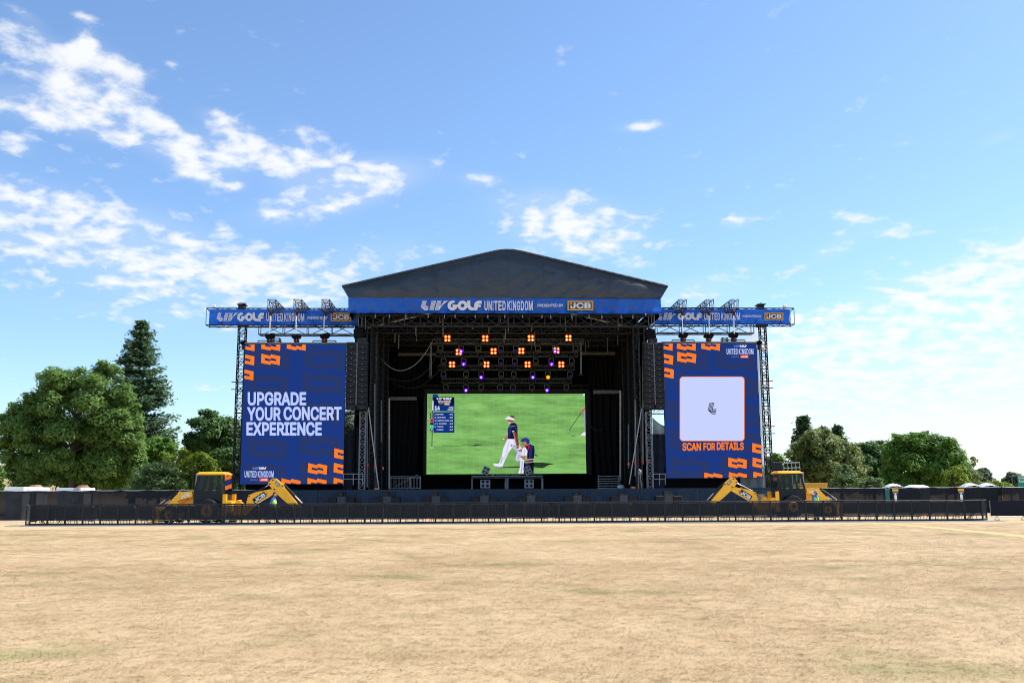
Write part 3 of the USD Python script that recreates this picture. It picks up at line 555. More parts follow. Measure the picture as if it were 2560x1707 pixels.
def wing_screen(label, cx, quad, parts):
    t = thing('led_screen', label, 'screen')
    (xl, xr, yt, yb) = quad; ym = (yt+yb)/2
    x0, x1 = X(xl, ym, YL), X(xr, ym, YL); z1, z0 = Z((xl+xr)/2, yt, YL), Z((xl+xr)/2, yb, YL)
    obj('cabinet', MB().rbox(x0-.03, x1+.03, YL+.004, YL+.16, z0-.03, z1+.05, .01), 'black_steel', t)
    obj('display', MB().box(x0, x1, YL, YL+.0035, z0, z1), 'led_navy', t)
    fr = MB()
    for i in range(9):
        z = z0+.3+(z1-z0-.6)*i/8; fr.tube((x0+.1, YL+.5, z), (x1-.1, YL+.5, z), .03, 4)
    for i in range(6):
        x = x0+.2+(x1-x0-.4)*i/5; fr.tube((x, YL+.5, z0), (x, YL+.5, z1), .03, 4); fr.tube((x, YL+.16, z1-.2), (x, YL+.5, z1-.2), .02, 4); fr.tube((x, YL+.16, z0+.2), (x, YL+.5, z0+.2), .02, 4)
    obj('rear_frame', fr, 'dark_truss', t)
    obj('flying_bar', MB().box(x0-.05, x1+.05, YL-.02, YL+.25, z1+.055, z1+.15), 'mid_grey', t)
    clip = sbox(0, 0, 1, 1)
    W, H = x1-x0, z1-z0
    def put(name, s, m, lv):                            # measured in photograph pixels, laid on the screen's own rectangle
        q = px_poly(s, YL).intersection(sbox(x0, z0, x1, z1))
        if not q.is_empty: obj(name, MB().prism(q, YL-.003*lv+.001, YL-.003*lv-.002), m, t)
    for a in parts: put(*a)
    return t, (x0, x1, z0, z1)
dimL = [('pattern_block', motif(760, 868, 100), 'led_dim', 1), ('pattern_block', motif(620, 930, 101), 'led_dim', 1), ('pattern_block', motif(755, 928, 100), 'led_dim', 1), ('pattern_block', motif(749, 1000, 100), 'led_dim', 1), ('pattern_block', motif(617, 1090, 100), 'led_dim', 1), ('pattern_block', motif(750, 1085, 100), 'led_dim', 1), ('pattern_block', motif(615, 1155, 100), 'led_dim', 1), ('pattern_block', motif(748, 1152, 100), 'led_dim', 1), ('pattern_block', motif(625, 866, 100), 'led_dim', 1)]
def small_logo(xa, xb, ya, yb, w2=True):
    w, h = xb-xa, yb-ya
    L = [('lettering', pfit(LIV, xa+w*.27, xa+w*.52, ya, ya+h*.17), 'led_blue', 2), ('lettering', pfit(GOLF, xa+w*.49, xa+w*.74, ya, ya+h*.17), 'led_white', 2),
         ('lettering', pfit(cond('UNITED'), xa, xa+w*.41, ya+h*.27, ya+h*.72), 'led_lilac', 2), ('lettering', pfit(cond('KINGDOM'), xa+w*.455, xb, ya+h*.27, ya+h*.72), 'led_lilac', 2),
         ('lettering', pfit(text_shape('PRESENTED BY', True), xa+w*.19, xa+w*.46, ya+h*.86, ya+h*.92), 'led_blue', 2),
         ('logo_frame', sbox(xa+w*.51, ya+h*.78, xa+w*.81, yb), 'led_red', 2), ('lettering', pfit(text_shape('JCB', True, .03), xa+w*.55, xa+w*.78, ya+h*.83, yb-h*.06), 'led_white', 3)]
    return L
om = lambda x, y, w=48: ('orange_block', motif(x, y, w), 'led_orange', 2)
LT = dimL + [om(589, 849), om(588, 884.5, 48), om(586, 922, 48), om(653, 848.5), om(652.5, 884), om(717, 848),
     om(835, 1120), om(834, 1156.5), om(833.5, 1193.5), om(769.5, 1157, 48.5), om(768, 1194, 48.5), om(703, 1195, 48.5)] + [
     ('lettering', pfit(text_shape('UPGRADE', True, .027), 619.5, 765.5, 979.5, 1013.5), 'led_lilac', 2), ('lettering', pfit(text_shape('YOUR', True, .027), 618, 701.5, 1017, 1051.5), 'led_lilac', 2), ('lettering', pfit(text_shape('CONCERT', True, .027), 709, 854, 1016, 1050.5), 'led_lilac', 2),
     ('lettering', pfit(text_shape('EXPERIENCE', True, .027), 616, 804.5, 1054.5, 1089), 'led_lilac', 2)] + small_logo(611.5, 684.5, 1167, 1203)
scrL, rL = wing_screen('tall blue left wing screen reading UPGRADE YOUR CONCERT EXPERIENCE', 0, (607, 861, 861, 1209.2), LT)
cx0, cx1, cy0, cy1 = 1700.5, 1860, 942.5, 1101
rr = lambda a, b, c, d, r: sbox(a+r, c+r, b-r, d-r).buffer(r)
lmark = pfit(liv_shape().intersection(sbox(-1, -1, 1.03, 2)), 1769, 1791, 1006, 1035)
RTp = [('pattern_block', motif(x, y, 100), 'led_dim', 1) for x, y in ((1672, 868), (1790, 868), (1690, 930), (1795, 935), (1668, 1000), (1810, 1010), (1672, 1070), (1812, 1075), (1675, 1140), (1800, 1140))]
RTp += [om(1634, 848), om(1635, 883), om(1637, 917.5), om(1692, 848), om(1692.5, 879), om(1752.5, 848), om(1880, 1107, 46), om(1881, 1143, 46), om(1882.5, 1178.5, 46), om(1820, 1143, 47), om(1821.5, 1179.5, 46), om(1760, 1180.5, 46)]
RTp += [('card_frame', rr(cx0-1.6, cx1+1.6, cy0-1.6, cy1+1.6, 9), 'led_orange', 2), ('card', rr(cx0, cx1, cy0, cy1, 8), 'led_card', 3), ('card_mark', lmark, 'led_ink', 4),
        ('lettering', pfit(text_shape('SCAN', True, .027), 1706, 1752.5, 1106, 1126.5), 'led_orange', 2), ('lettering', pfit(text_shape('FOR', True, .027), 1758.5, 1787.5, 1106, 1125.5), 'led_orange', 2), ('lettering', pfit(text_shape('DETAILS', True, .027), 1792, 1859.5, 1105, 1124.5), 'led_orange', 2)] + small_logo(1816.5, 1883.5, 862.5, 895)
scrR, rR = wing_screen('tall blue right wing screen with white card and words SCAN FOR DETAILS', 0, (1661.5, 1898.5, 858.8, 1194), RTp)

# centre screen: tiles
YC = 86.0
tc = thing('led_screen', 'wide centre screen showing a green golf course and walking players', 'screen')
cxl, cxr = X(1067, 1085, YC), X(1464, 1085, YC); czt, czb = Z(1265, 984, YC), Z(1265, 1184, YC)
obj('frame', MB().rbox(cxl-.32, cxr+.52, YC+.06, YC+.4, czb-.1, czt+.3, .02), 'black_steel', tc)
obj('backplate', MB().box(cxl, cxr, YC+.03, YC+.058, czb, czt), 'led_seam', tc)
g0, g1, g2 = lin((108, 146, 82))/2**EXPOSURE, lin((122, 178, 96))/2**EXPOSURE, lin((150, 204, 116))/2**EXPOSURE
N = {'g': ('geometry', {}), 'mp': ('mapping', {'scale': (.45, 1, 2.2)}), 'n': ('noise_texture', {'scale': .9, 'detail': 6.0, 'roughness': .62}), 'r': ('rgb_ramp', {'ramp': [(.30, tuple(g0)), (.5, tuple(g1)), (.74, tuple(g2))]}), 'e': ('emission', {'strength': 1.0})}
M['led_grass'] = usdkit.material(stage, '/World/Looks/led_grass', N, [('g.position', 'mp.vector'), ('mp.vector', 'n.vector'), ('n.fac', 'r.fac'), ('r.color', 'e.color')], surface='e.emission')
for i in range(24):
    for j in range(6):
        a, b = cxl+(cxr-cxl)*i/24, cxl+(cxr-cxl)*(i+1)/24; c, d = czb+(czt-czb)*j/6, czb+(czt-czb)*(j+1)/6
        obj('display_tile', MB().box(a+.008, b-.008, YC, YC+.028, c+.008, d-.008), 'led_grass', tc)
for n_, c_ in dict(s_navy=(22, 26, 58), s_white=(232, 232, 250), s_skin=(176, 112, 92), s_dark=(20, 20, 30), s_shade=(38, 62, 40), s_blue=(24, 62, 140), s_panel=(14, 52, 130), s_panel_dark=(14, 22, 62), s_pink=(225, 20, 110), s_cyan=(100, 225, 225), s_teal=(20, 70, 60), s_hair=(92, 74, 66), s_brown=(110, 62, 48), s_grey=(150, 160, 185), s_gold=(230, 180, 90), s_pale=(205, 206, 240), s_fold=(176, 178, 222), s_navy2=(44, 46, 104), s_skin2=(214, 132, 120)).items(): emit(n_, c_)
def zz(pts): return Polygon([(1060+x/5.6, 970+y/5.6) for x, y in pts]).buffer(0)      # measured on an enlargement of the screen
def put(name, s, m, lv=1):
    q = px_poly(s, YC).intersection(sbox(cxl, czb, cxr, czt))
    if not q.is_empty: obj(name, MB().prism(q, YC-.004*lv+.001, YC-.004*lv-.002), m, tc)
def zl(pts, w): return LineString([(1060+x/5.6, 970+y/5.6) for x, y in pts]).buffer(w/5.6, cap_style=2)
def ell(x, y, a, b, r=0): return affinity.rotate(affinity.scale(Point(1060+x/5.6, 970+y/5.6).buffer(1), a/5.6, b/5.6), r)
put('flag_pole', zl([(122, 310), (110, 830)], 5), 's_dark'); put('flag_pole', zl([(128, 170), (122, 310)], 7), 's_white'); put('flag', zz([(122, 85), (190, 85), (205, 130), (135, 175), (118, 175)]), 's_blue'); put('hole_cup', ell(110, 829, 26, 7), 's_pale', 1)
put('shadow', zl([(120, 826), (700, 793)], 2), 's_shade'); put('shadow', zz([(675, 808), (720, 788), (808, 784), (795, 798), (740, 803), (700, 811)]), 's_shade', 2)
put('shadow', zz([(1000, 1105), (1340, 1095), (1340, 1112), (1060, 1116)]), 's_shade'); put('shadow', zz([(1530, 1042), (1660, 1040), (1760, 1050), (1825, 1060), (1760, 1072), (1720, 1090), (1660, 1118), (1600, 1112), (1540, 1104)]), 's_shade')
# walking player
put('trousers', zz([(1170, 712), (1310, 712), (1330, 800), (1345, 880), (1320, 905), (1280, 870), (1235, 830), (1180, 905), (1120, 1040), (1105, 1075), (1045, 1062), (1085, 960), (1110, 840)]), 's_white', 2)
put('trousers', zz([(1235, 830), (1330, 790), (1400, 870), (1390, 960), (1330, 900)]), 's_pale', 1)
put('shoe', zz([(962, 1055), (1050, 1056), (1108, 1075), (1095, 1108), (1030, 1105), (985, 1085)]), 's_white', 3)
put('shirt', zz([(1210, 500), (1255, 480), (1295, 500), (1310, 560), (1312, 700), (1240, 712), (1175, 705), (1172, 570)]), 's_navy', 3); put('shirt_stripe', zl([(1195, 540), (1265, 530)], 5), 's_grey', 4); put('sleeve_band', zl([(1232, 608), (1262, 600)], 6), 's_white', 4)
put('arm', zz([(1240, 615), (1290, 610), (1312, 700), (1335, 830), (1300, 830), (1275, 740)]), 's_brown', 4); put('arm', zz([(1175, 655), (1190, 690), (1145, 730), (1110, 735), (1105, 705), (1135, 690)]), 's_skin', 2)
put('face', zz([(1165, 450), (1240, 440), (1240, 490), (1205, 500), (1180, 497), (1172, 470)]), 's_skin', 3); put('hair', zz([(1195, 395), (1230, 380), (1265, 395), (1272, 435), (1250, 460), (1225, 440)]), 's_hair', 4); put('visor', zz([(1130, 432), (1180, 392), (1268, 428), (1262, 452), (1200, 440)]), 's_white', 5)
put('club_head', ell(1225, 802, 15, 18), 's_grey', 5); put('club_shaft', zl([(1240, 800), (1310, 825)], 3), 's_dark', 5)
put('fold', zz([(1185, 740), (1200, 735), (1165, 900), (1130, 1000), (1120, 990), (1150, 880)]), 's_pale', 3); put('fold', zz([(1250, 720), (1300, 716), (1325, 800), (1300, 850), (1262, 800)]), 's_pale', 3); put('fold', zz([(1095, 960), (1110, 965), (1085, 1050), (1062, 1050)]), 's_fold', 4); put('fold', zz([(1235, 832), (1255, 800), (1330, 880), (1310, 900), (1275, 868)]), 's_fold', 4)
put('sole', zz([(985, 1088), (1060, 1098), (1100, 1095), (1095, 1110), (1030, 1112)]), 's_grey', 4); put('shirt_light', zz([(1195, 520), (1225, 505), (1220, 600), (1195, 690), (1182, 690), (1180, 580)]), 's_navy2', 4); put('shirt_light', zz([(1262, 500), (1290, 508), (1300, 600), (1285, 600), (1262, 540)]), 's_navy2', 5)
put('arm_light', zz([(1245, 620), (1262, 616), (1285, 720), (1300, 790), (1288, 790), (1268, 715)]), 's_skin', 5); put('hand', ell(1312, 825, 20, 26, 20), 's_skin', 5); put('ball', ell(1117, 712, 10, 10), 's_white', 6); put('visor_shade', zz([(1165, 445), (1255, 455), (1250, 468), (1190, 462)]), 's_brown', 6); put('ear', ell(1217, 462, 7, 11), 's_skin2', 5); put('beard', zz([(1180, 478), (1205, 470), (1208, 496), (1185, 497)]), 's_pale', 4)
# caddie
put('towel', zz([(1300, 905), (1370, 905), (1350, 1010), (1310, 1022), (1280, 1000)]), 's_pale', 3); put('trousers', zz([(1350, 960), (1400, 1010), (1395, 1195), (1318, 1195), (1345, 1100)]), 's_white', 3); put('bag', zz([(1395, 1040), (1540, 1040), (1535, 1195), (1390, 1195)]), 's_dark', 3)
put('shirt', zz([(1390, 830), (1450, 830), (1455, 940), (1380, 945), (1370, 900)]), 's_white', 4); put('bib', zz([(1410, 810), (1480, 782), (1540, 810), (1550, 880), (1535, 1000), (1440, 1000), (1450, 880)]), 's_navy', 5); put('belt', zz([(1425, 1000), (1535, 990), (1532, 1035), (1410, 1035)]), 's_brown', 5)
put('arm', zz([(1330, 950), (1410, 950), (1425, 985), (1390, 1000)]), 's_skin', 5); put('arm', zz([(1310, 865), (1370, 850), (1380, 890), (1330, 890)]), 's_skin', 3); put('face', zz([(1365, 750), (1440, 745), (1440, 790), (1400, 812), (1380, 800)]), 's_skin', 4); put('cap', zz([(1345, 740), (1385, 700), (1440, 694), (1478, 725), (1478, 780), (1440, 770), (1420, 745), (1370, 750)]), 's_blue', 5); put('bag_strap', zl([(1530, 920), (1590, 950)], 6), 's_dark', 4)
put('bib_light', zz([(1470, 795), (1500, 800), (1510, 900), (1495, 980), (1470, 980), (1478, 880)]), 's_navy2', 6); put('bib_edge', zl([(1412, 830), (1470, 800), (1450, 880), (1440, 1000)], 5), 's_pink', 6); put('bib_print', zl([(1482, 838), (1520, 828)], 9), 's_blue', 7); put('sleeve_fold', zz([(1400, 850), (1425, 870), (1410, 940), (1392, 940)]), 's_pale', 5); put('towel_fold', zz([(1320, 920), (1345, 925), (1325, 1005), (1305, 1000)]), 's_fold', 4); put('trouser_fold', zz([(1370, 1010), (1385, 1020), (1372, 1195), (1350, 1195)]), 's_fold', 4)
put('belt_line', zl([(1425, 1003), (1535, 990)], 5), 's_pale', 6); put('belt_line', zl([(1412, 1045), (1532, 1034)], 5), 's_grey', 6); put('ear', ell(1418, 768, 10, 14), 's_skin2', 5); put('hair', zz([(1430, 748), (1475, 770), (1465, 785), (1435, 785)]), 's_hair', 4); put('bag_pocket', zz([(1420, 1060), (1450, 1060), (1445, 1190), (1415, 1190)]), 's_navy2', 5)
# player cut by the right edge
put('arm', zz([(2256, 262), (2256, 300), (2215, 352), (2190, 345), (2200, 315)]), 's_skin', 3); put('club_shaft', zl([(2205, 340), (2030, 590)], 4), 's_dark', 2); put('club_head', ell(2022, 596, 18, 7), 's_grey', 2); put('trousers', zz([(2235, 300), (2256, 300), (2260, 620), (2248, 600)]), 's_grey', 2); put('shoe', zz([(2190, 658), (2235, 615), (2260, 612), (2260, 668)]), 's_white', 3); put('cap', zz([(2212, 98), (2240, 75), (2255, 75), (2255, 102)]), 's_white', 2); put('shadow', zl([(2065, 670), (2110, 672)], 4), 's_shade')
# score board graphics
zr = lambda a, b, c, d, r=12: sbox(1060+a/5.6+r/5.6, 970+c/5.6+r/5.6, 1060+b/5.6-r/5.6, 970+d/5.6-r/5.6).buffer(r/5.6)
put('score_panel', zr(133, 425, 125, 322), 's_panel_dark', 3); put('score_panel', zr(133, 425, 240, 322), 's_panel', 4); put('score_panel', zr(133, 425, 336, 622), 's_panel', 4)
zx, zy = (lambda x: 1060+x/5.6), (lambda y: 970+y/5.6)
def zt(s, a, b, c, d, m='s_white', lv=5): put('lettering', pfit(s, zx(a), zx(b), zy(c), zy(d)), m, lv)
zt(LIV, 176, 270, 132, 165); zt(GOLF, 268, 385, 132, 165); zt(cond('UNITED KINGDOM'), 196, 368, 175, 206); put('logo_frame', sbox(zx(285), zy(212), zx(356), zy(235)), 's_gold', 5); zt(text_shape('PRESENTED BY', True), 210, 278, 220, 229, 's_grey'); zt(text_shape('JCB', True), 296, 346, 216, 231, 's_white', 6)
zt(text_shape('14', True, .02), 150, 222, 250, 302); zt(text_shape('REPLAY', True), 152, 222, 308, 319); zt(text_shape('THIRD', True), 345, 411, 260, 280); zt(text_shape('ROUND', True), 334, 411, 288, 310)
for i, (tm, sc, c1) in enumerate([('RIPPER', '-31', 's_dark'), ('CRUSHERS', '-30', 's_dark'), ('LEGION XIII', '-26', 's_pink'), ('S. GUARDS', '-12', 's_teal'), ('TORQUE', '-10', 's_cyan'), ('CLEEKS', '-10', 's_teal')]):
    y = 358+43*i; put('team_badge', ell(108, y+10, 25, 20), c1, 3); put('team_badge', ell(110, y+10, 9, 9), 's_white' if i in (0, 1, 5) else 's_dark', 4)
    if i < 5: zt(text_shape(str(i+1), True), 149, 162, y, y+20)
    zt(text_shape(tm, True), 178, 178+len(tm)*15.5, y+1, y+18); zt(text_shape(sc, True), 348, 405, y, y+20)

# ------------------------------------------------------------------ line arrays
def line_array(label, x0, x1, y0, y1):
    Y = 71.0; t = thing('line_array', label, 'loudspeaker array')
    a, b = at(x0, y0, Y), at(x1, y0, Y); zt, zb_ = a[2], Z((x0+x1)/2, y1, Y); W = (b[0]-a[0]); cw = W*.475; n = 12; h = (zt-zb_)/n*.985
    for col in (0, 1):
        xa = a[0]+col*(W-cw)
        for i in range(n):
            z1 = zt-(zt-zb_)*i/n; k = max(0, i-8)/3; yo = Y+.03*k*k*2
            g = MB().rbox(xa, xa+cw, yo, yo+.75, z1-h, z1, .03)
            c = obj('loudspeaker_cabinet', g, 'speaker_black', t)
            obj('grille', MB().rbox(xa+.03, xa+cw-.03, yo-.012, yo+.01, z1-h+.03, z1-.03, .01), 'speaker_grille', c)
            obj('badge', MB().box(xa+cw*.44, xa+cw*.56, yo-.02, yo-.013, z1-h+.07, z1-h+.11), 'mid_grey', c)
    for i in range(1, n, 1):
        z = zt-(zt-zb_)*i/n
        if 2 <= i <= 7: obj('rigging_link', MB().box(a[0]+cw-.22, a[0]+W-cw+.06, Y-.03, Y, z-.012, z+.012), 'mid_grey', t)
    obj('rigging_strip', MB().box(a[0]+cw+.01, a[0]+cw+.035, Y-.02, Y+.3, zb_+.3, zt), 'mid_grey', t); obj('rigging_strip', MB().box(a[0]+W-cw-.035, a[0]+W-cw-.01, Y-.02, Y+.3, zb_+.3, zt), 'mid_grey', t)
    fb = MB().rbox(a[0]-.02, b[0]+.02, Y+.05, Y+.7, zt+.01, zt+.10, .02); obj('flying_frame', fb, 'plinth_grey', t)
    return t
line_array('black line array of loudspeakers hanging left of the stage opening', 866.5, 919.5, 858, 1023); line_array('black line array of loudspeakers hanging right of the stage opening', 1609, 1659, 858.5, 1021.5)
for lb, x0, x1, y0, y1 in (('black weather bag over the motor above the left line array', 884, 917, 818, 856), ('black weather bag over the motor above the right line array', 1613, 1643, 822, 856)):
    t = thing('motor_cover', lb, 'cover'); a, b = at(x0, y0, 71.4), at(x1, y1, 71.4); c = (a+b)/2; hw, hh = (b[0]-a[0])/2, (a[2]-b[2])/2
    m = manifold3d.Manifold.hull_points(np.array([(c[0]-hw, 71.2, c[2]+hh*.6), (c[0]-hw*.6, 71.2, c[2]+hh), (c[0]+hw*.5, 71.2, c[2]+hh*.9), (c[0]+hw*.7, 71.2, c[2]-hh*.2), (c[0]-hw*.8, 71.2, c[2]-hh*.5), (c[0]-hw*.6, 71.9, c[2]+hh*.9), (c[0]+hw*.6, 71.9, c[2]+hh*.6), (c[0]+hw*.7, 71.9, c[2]-hh*.3), (c[0]-hw*.7, 71.9, c[2]-hh*.5)])).refine_to_length(.12)
    tm = trimesh.Trimesh(*[np.array(q) for q in (m.to_mesh().vert_properties[:, :3], m.to_mesh().tri_verts)]); tm.vertices += tm.vertex_normals*(meshkit.fbm(tm.vertices*3, 3, 1)[:, None]-.5)*.2
    obj('bag', (tm.vertices, tm.faces), 'black_cloth', t, smooth=True)
    obj('hoist_body', MB().rbox(c[0]-hw*.5, c[0]+hw, 71.3, 71.8, c[2]-hh, c[2]-hh*.35, .04), 'machine_black', t)
    for k in range(3): x = c[0]-hw*.3+k*hw*.5; obj('chain', MB().tube((x, 71.5, c[2]+hh*.7), (x, 71.5, zb+.5), .02, 5), 'grey_steel', t)

# ------------------------------------------------------------------ lighting rig
emit('lamp_core', (255, 240, 170), 1.6); emit('lamp_rim', (255, 92, 6), 1.25); emit('purple_core', (225, 200, 255), 5); emit('purple_glow', (96, 20, 255), 2.2); emit('purple_dim', (50, 20, 170), .5); emit('amber_core', (255, 190, 60), 3); emit('amber_glow', (255, 140, 0), 1.6); emit('amber_dim', (120, 70, 12), .35)
mat('lens_dark', (.03, .03, .04), .1, .2)
rig = []
for i, (yt, yb, x0, x1, Y) in enumerate([(848, 860, 1081, 1458, 78), (880, 892, 1092, 1444, 80), (914, 925, 1097, 1436, 82), (946.5, 957.5, 1105, 1428, 83.5), (963, 975, 1060, 1470, 85)]):
    t = thing('lighting_truss', f'horizontal lighting truss, {ORD[i]} from the top, hung above the centre screen', 'truss'); p, q = at(x0, yt, Y), at(x1, yt, Y); h = (yb-yt)/FPX*Y; z = (p[2]+Z(x1, yt, Y))/2-h/2
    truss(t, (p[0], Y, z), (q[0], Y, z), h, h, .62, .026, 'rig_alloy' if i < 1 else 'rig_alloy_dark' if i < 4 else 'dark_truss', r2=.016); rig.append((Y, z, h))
    for k in range(3):
        x = p[0]+(q[0]-p[0])*(.12+.38*k); obj('hanging_chain', MB().tube((x, Y, z+h/2), (x, Y, zb+.4), .018, 5), 'dark_truss', t)
for lb, px, y0, y1 in (('thin pipe hanging from the left end of the top lighting truss', 1077.5, 862, 940), ('thin pipe hanging from the right end of the top lighting truss', 1452, 858, 934)):
    t = thing('drop_pipe', lb, 'pipe'); a, b = at(px-2, y0, 78), at(px-2, y1, 78)
    for k in (0, .1): obj('pipe', MB().tube((a[0]+k, 78, b[2]), (a[0]+k, 78, a[2]+.2), .022, 6), 'grey_steel', t)
    obj('clamp', MB().rbox(a[0]-.12, a[0]+.22, 77.9, 78.1, b[2]-.12, b[2], .03), 'dark_truss', t)
proto = None
BL = [(1118.5, 846, 0), (1213, 846, 0), (1327, 845.5, 0), (1421, 845, 0), (1147, 880, 1), (1234, 878, 1), (1303, 877, 1), (1391, 876, 1), (1130, 911, 2), (1216, 911, 2), (1319, 911, 2), (1403, 911, 2)]
ROWN = ['top', 'second', 'third', 'fourth', 'bottom']
for i, (px, py, r) in enumerate(BL):
    Y = rig[r][0]-.45; lb = f'four-lamp blinder glowing orange on the {ROWN[r]} lighting truss, {ORD[i % 4]} from the left'
    c = at(px, py, Y)
    if proto is None:
        t = proto = thing('blinder', lb, 'stage light', c, group='orange four-lamp blinders')
        obj('housing', MB().rbox(-.29, .29, .02, .3, -.29, .29, .03), 'machine_black', t); obj('bracket', MB().box(-.325, -.295, 0, .3, -.1, .1).box(.295, .325, 0, .3, -.1, .1).box(-.325, .325, .3, .36, -.1, .1), 'black_steel', t)
        for a in (-.14, .14):
            for b in (-.14, .14):
                rf = MB(); n = 16; ths = [(.137, -.04), (.10, .0), (.06, .008)]; v = [(a+rr_*math.cos(k/n*2*math.pi), yy, b+rr_*math.sin(k/n*2*math.pi)) for rr_, yy in ths for k in range(n)]; f = [(j*n+k, j*n+(k+1) % n, (j+1)*n+(k+1) % n, (j+1)*n+k) for j in range(2) for k in range(n)]
                rp = obj('reflector', rf.add(v, f), 'lamp_rim', t); v = [(a, -.01, b)]+[(a+.07*math.cos(k/n*2*math.pi), .006, b+.07*math.sin(k/n*2*math.pi)) for k in range(n)]
                obj('bulb', MB().add(v, [(0, 1+k, 1+(k+1) % n) for k in range(n)]), 'lamp_core', rp)
    else: copy(proto, lb, c)
def moving_light(name, label, loc, core, glow, group, rz=0.0, flip=1, tilt=.35):
    t = thing(name, label, 'stage light', loc, rz, group=group)
    obj('base', MB().rbox(-.2, .2, -.14, .14, -.02*flip-.06, -.02*flip+.10, .03), 'machine_black', t)
    pts = [np.array((-.20, 0, -.55)), np.array((-.20, 0, -.16)), np.array((-.15, 0, -.08)), np.array((.15, 0, -.08)), np.array((.20, 0, -.16)), np.array((.20, 0, -.55))]
    obj('yoke', MB().path(pts, .032, 6), 'rig_alloy', t)
    ax = np.array((0, -math.cos(tilt), -math.sin(tilt))); c = np.array((0, 0, -.5))
    h = MB().tube(c-ax*.2, c+ax*.16, .12, 12, .15).tube(c+ax*.16, c+ax*.24, .155, 12, .18).ball(c-ax*.2, .12, 1)
    hd = obj('head', h, 'machine_black', t)
    obj('lens', MB().tube(c+ax*.241, c+ax*.25, .17 if core else .085, 16), glow, hd)
    if core: obj('lamp', MB().tube(c+ax*.251, c+ax*.262, .055, 12), core, hd)
    return t
ML = {0: [(1101, 0), (1153, 'P'), (1196, 'a'), (1252, 'p'), (1290, 'p'), (1345, 'a'), (1387, 'P'), (1439, 0)], 1: [(1109, 0), (1159, 'P'), (1203, 'a'), (1252, 'p'), (1287, 'p'), (1339, 'a'), (1378, 'P'), (1429, 0)],
      2: [(1109, 'p'), (1165, 'a'), (1203, 'P'), (1253, 0), (1284, 0), (1331, 'P'), (1369, 'A'), (1424, 'p')], 3: [(1115, 0), (1165, 'P'), (1203, 'a'), (1250, 'p'), (1282, 'p'), (1329, 'a'), (1366, 'P'), (1415, 0)]}
KIND = {'P': ('lit purple', 'purple_core', 'purple_glow'), 'p': ('dimly lit violet', None, 'purple_dim'), 'a': ('faintly amber', None, 'amber_dim'), 'A': ('bright amber', 'amber_core', 'amber_glow'), 0: ('unlit', None, 'lens_dark')}
pm = {}
for r, row in ML.items():
    Y, z, h = rig[r]
    for i, (px, k) in enumerate(row):
        nm, core, glow = KIND[k]; lb = f'{nm} moving light under the {ROWN[r]} lighting truss, {ORD[i]} from the left'
        c = np.array([X(px, 880, Y-.1), Y-.1, z-h/2-.08])
        if k not in pm: pm[k] = moving_light('moving_light', lb, c, core, glow, 'moving lights hanging on the lighting trusses')
        else: copy(pm[k], lb, c)
# covered moving lights standing on the wing screens
def rain_head(label, px, py_b, py_t, Y, lean):
    z0 = rL[3]+.16 if px < 1200 else rR[3]+.16; c = X(px, py_b, Y); H = Z(px, py_t, Y)-z0; w = 24/FPX*Y
    t = thing('covered_light', label, 'stage light', (c, Y, z0), group='bagged moving lights on the wing screens')
    obj('base', MB().rbox(-w*.26, w*.26, -.18, .18, 0, H*.42, .04), 'machine_black', t); obj('tag', MB().box(.02, .07, -.2, -.185, H*.1, H*.4), 'red_paint', t)
    pts = [(-w*.50+lean*.1, y, H*(.66-lean*.2)) for y in (-.2, .25)]+[(w*.50+lean*.1, y, H*(.68+lean*.3)) for y in (-.2, .25)]+[(-w*.46+lean*.1, y, H*(.92-lean*.2)) for y in (-.15, .2)]+[(w*.46+lean*.1, y, H*(.94+lean*.3)) for y in (-.15, .2)]+[(-w*.34, y, H*.44) for y in (-.15, .15)]+[(w*.36, y, H*.42) for y in (-.15, .15)]+[(lean*.3, 0, H*1.06)]
    m = manifold3d.Manifold.hull_points(np.array(pts)).refine_to_length(.07); q = m.to_mesh(); tm = trimesh.Trimesh(q.vert_properties[:, :3], q.tri_verts); trimesh.smoothing.filter_taubin(tm, iterations=4)
    tm.vertices += tm.vertex_normals*(meshkit.fbm(tm.vertices*5+px, 3, 2)[:, None]-.5)*.14
    obj('rain_cover', (np.array(tm.vertices), np.array(tm.faces)), 'black_cloth', t, smooth=True)
for side, nm, hs in ((0, 'left', [(674, 834, .2), (741, 836, -.1), (811, 833, .3)]), (1, 'right', [(1708, 832, .3), (1772, 834, .1), (1835, 831, 0)])):
    for i, (px, pt, ln_) in enumerate(hs):
        rain_head(f'bagged moving light on top of the {nm} wing screen, {ORD[i]} from the left', px, 858, pt, 72.25, ln_)
        if i != 1:
            t = thing('top_rail', f'low black rail beside the {ORD[i]} bagged light on the {nm} wing screen', 'rail', group='low rails on the wing screens'); rz_ = (rL if side == 0 else rR)[3]; x = X(px, 855, 72.4); hw = 29/FPX*72.4
            obj('rail', MB().path([(x-hw, 72.4, rz_+.16), (x-hw, 72.4, rz_+.27), (x-hw*.9, 72.4, rz_+.32), (x+hw*.9, 72.4, rz_+.32), (x+hw, 72.4, rz_+.27), (x+hw, 72.4, rz_+.16)], .035, 6), 'black_steel', t)
            obj('bracket', MB().box(x-hw, x+hw, 72.3, 72.5, rz_+.155, rz_+.19), 'black_steel', t)
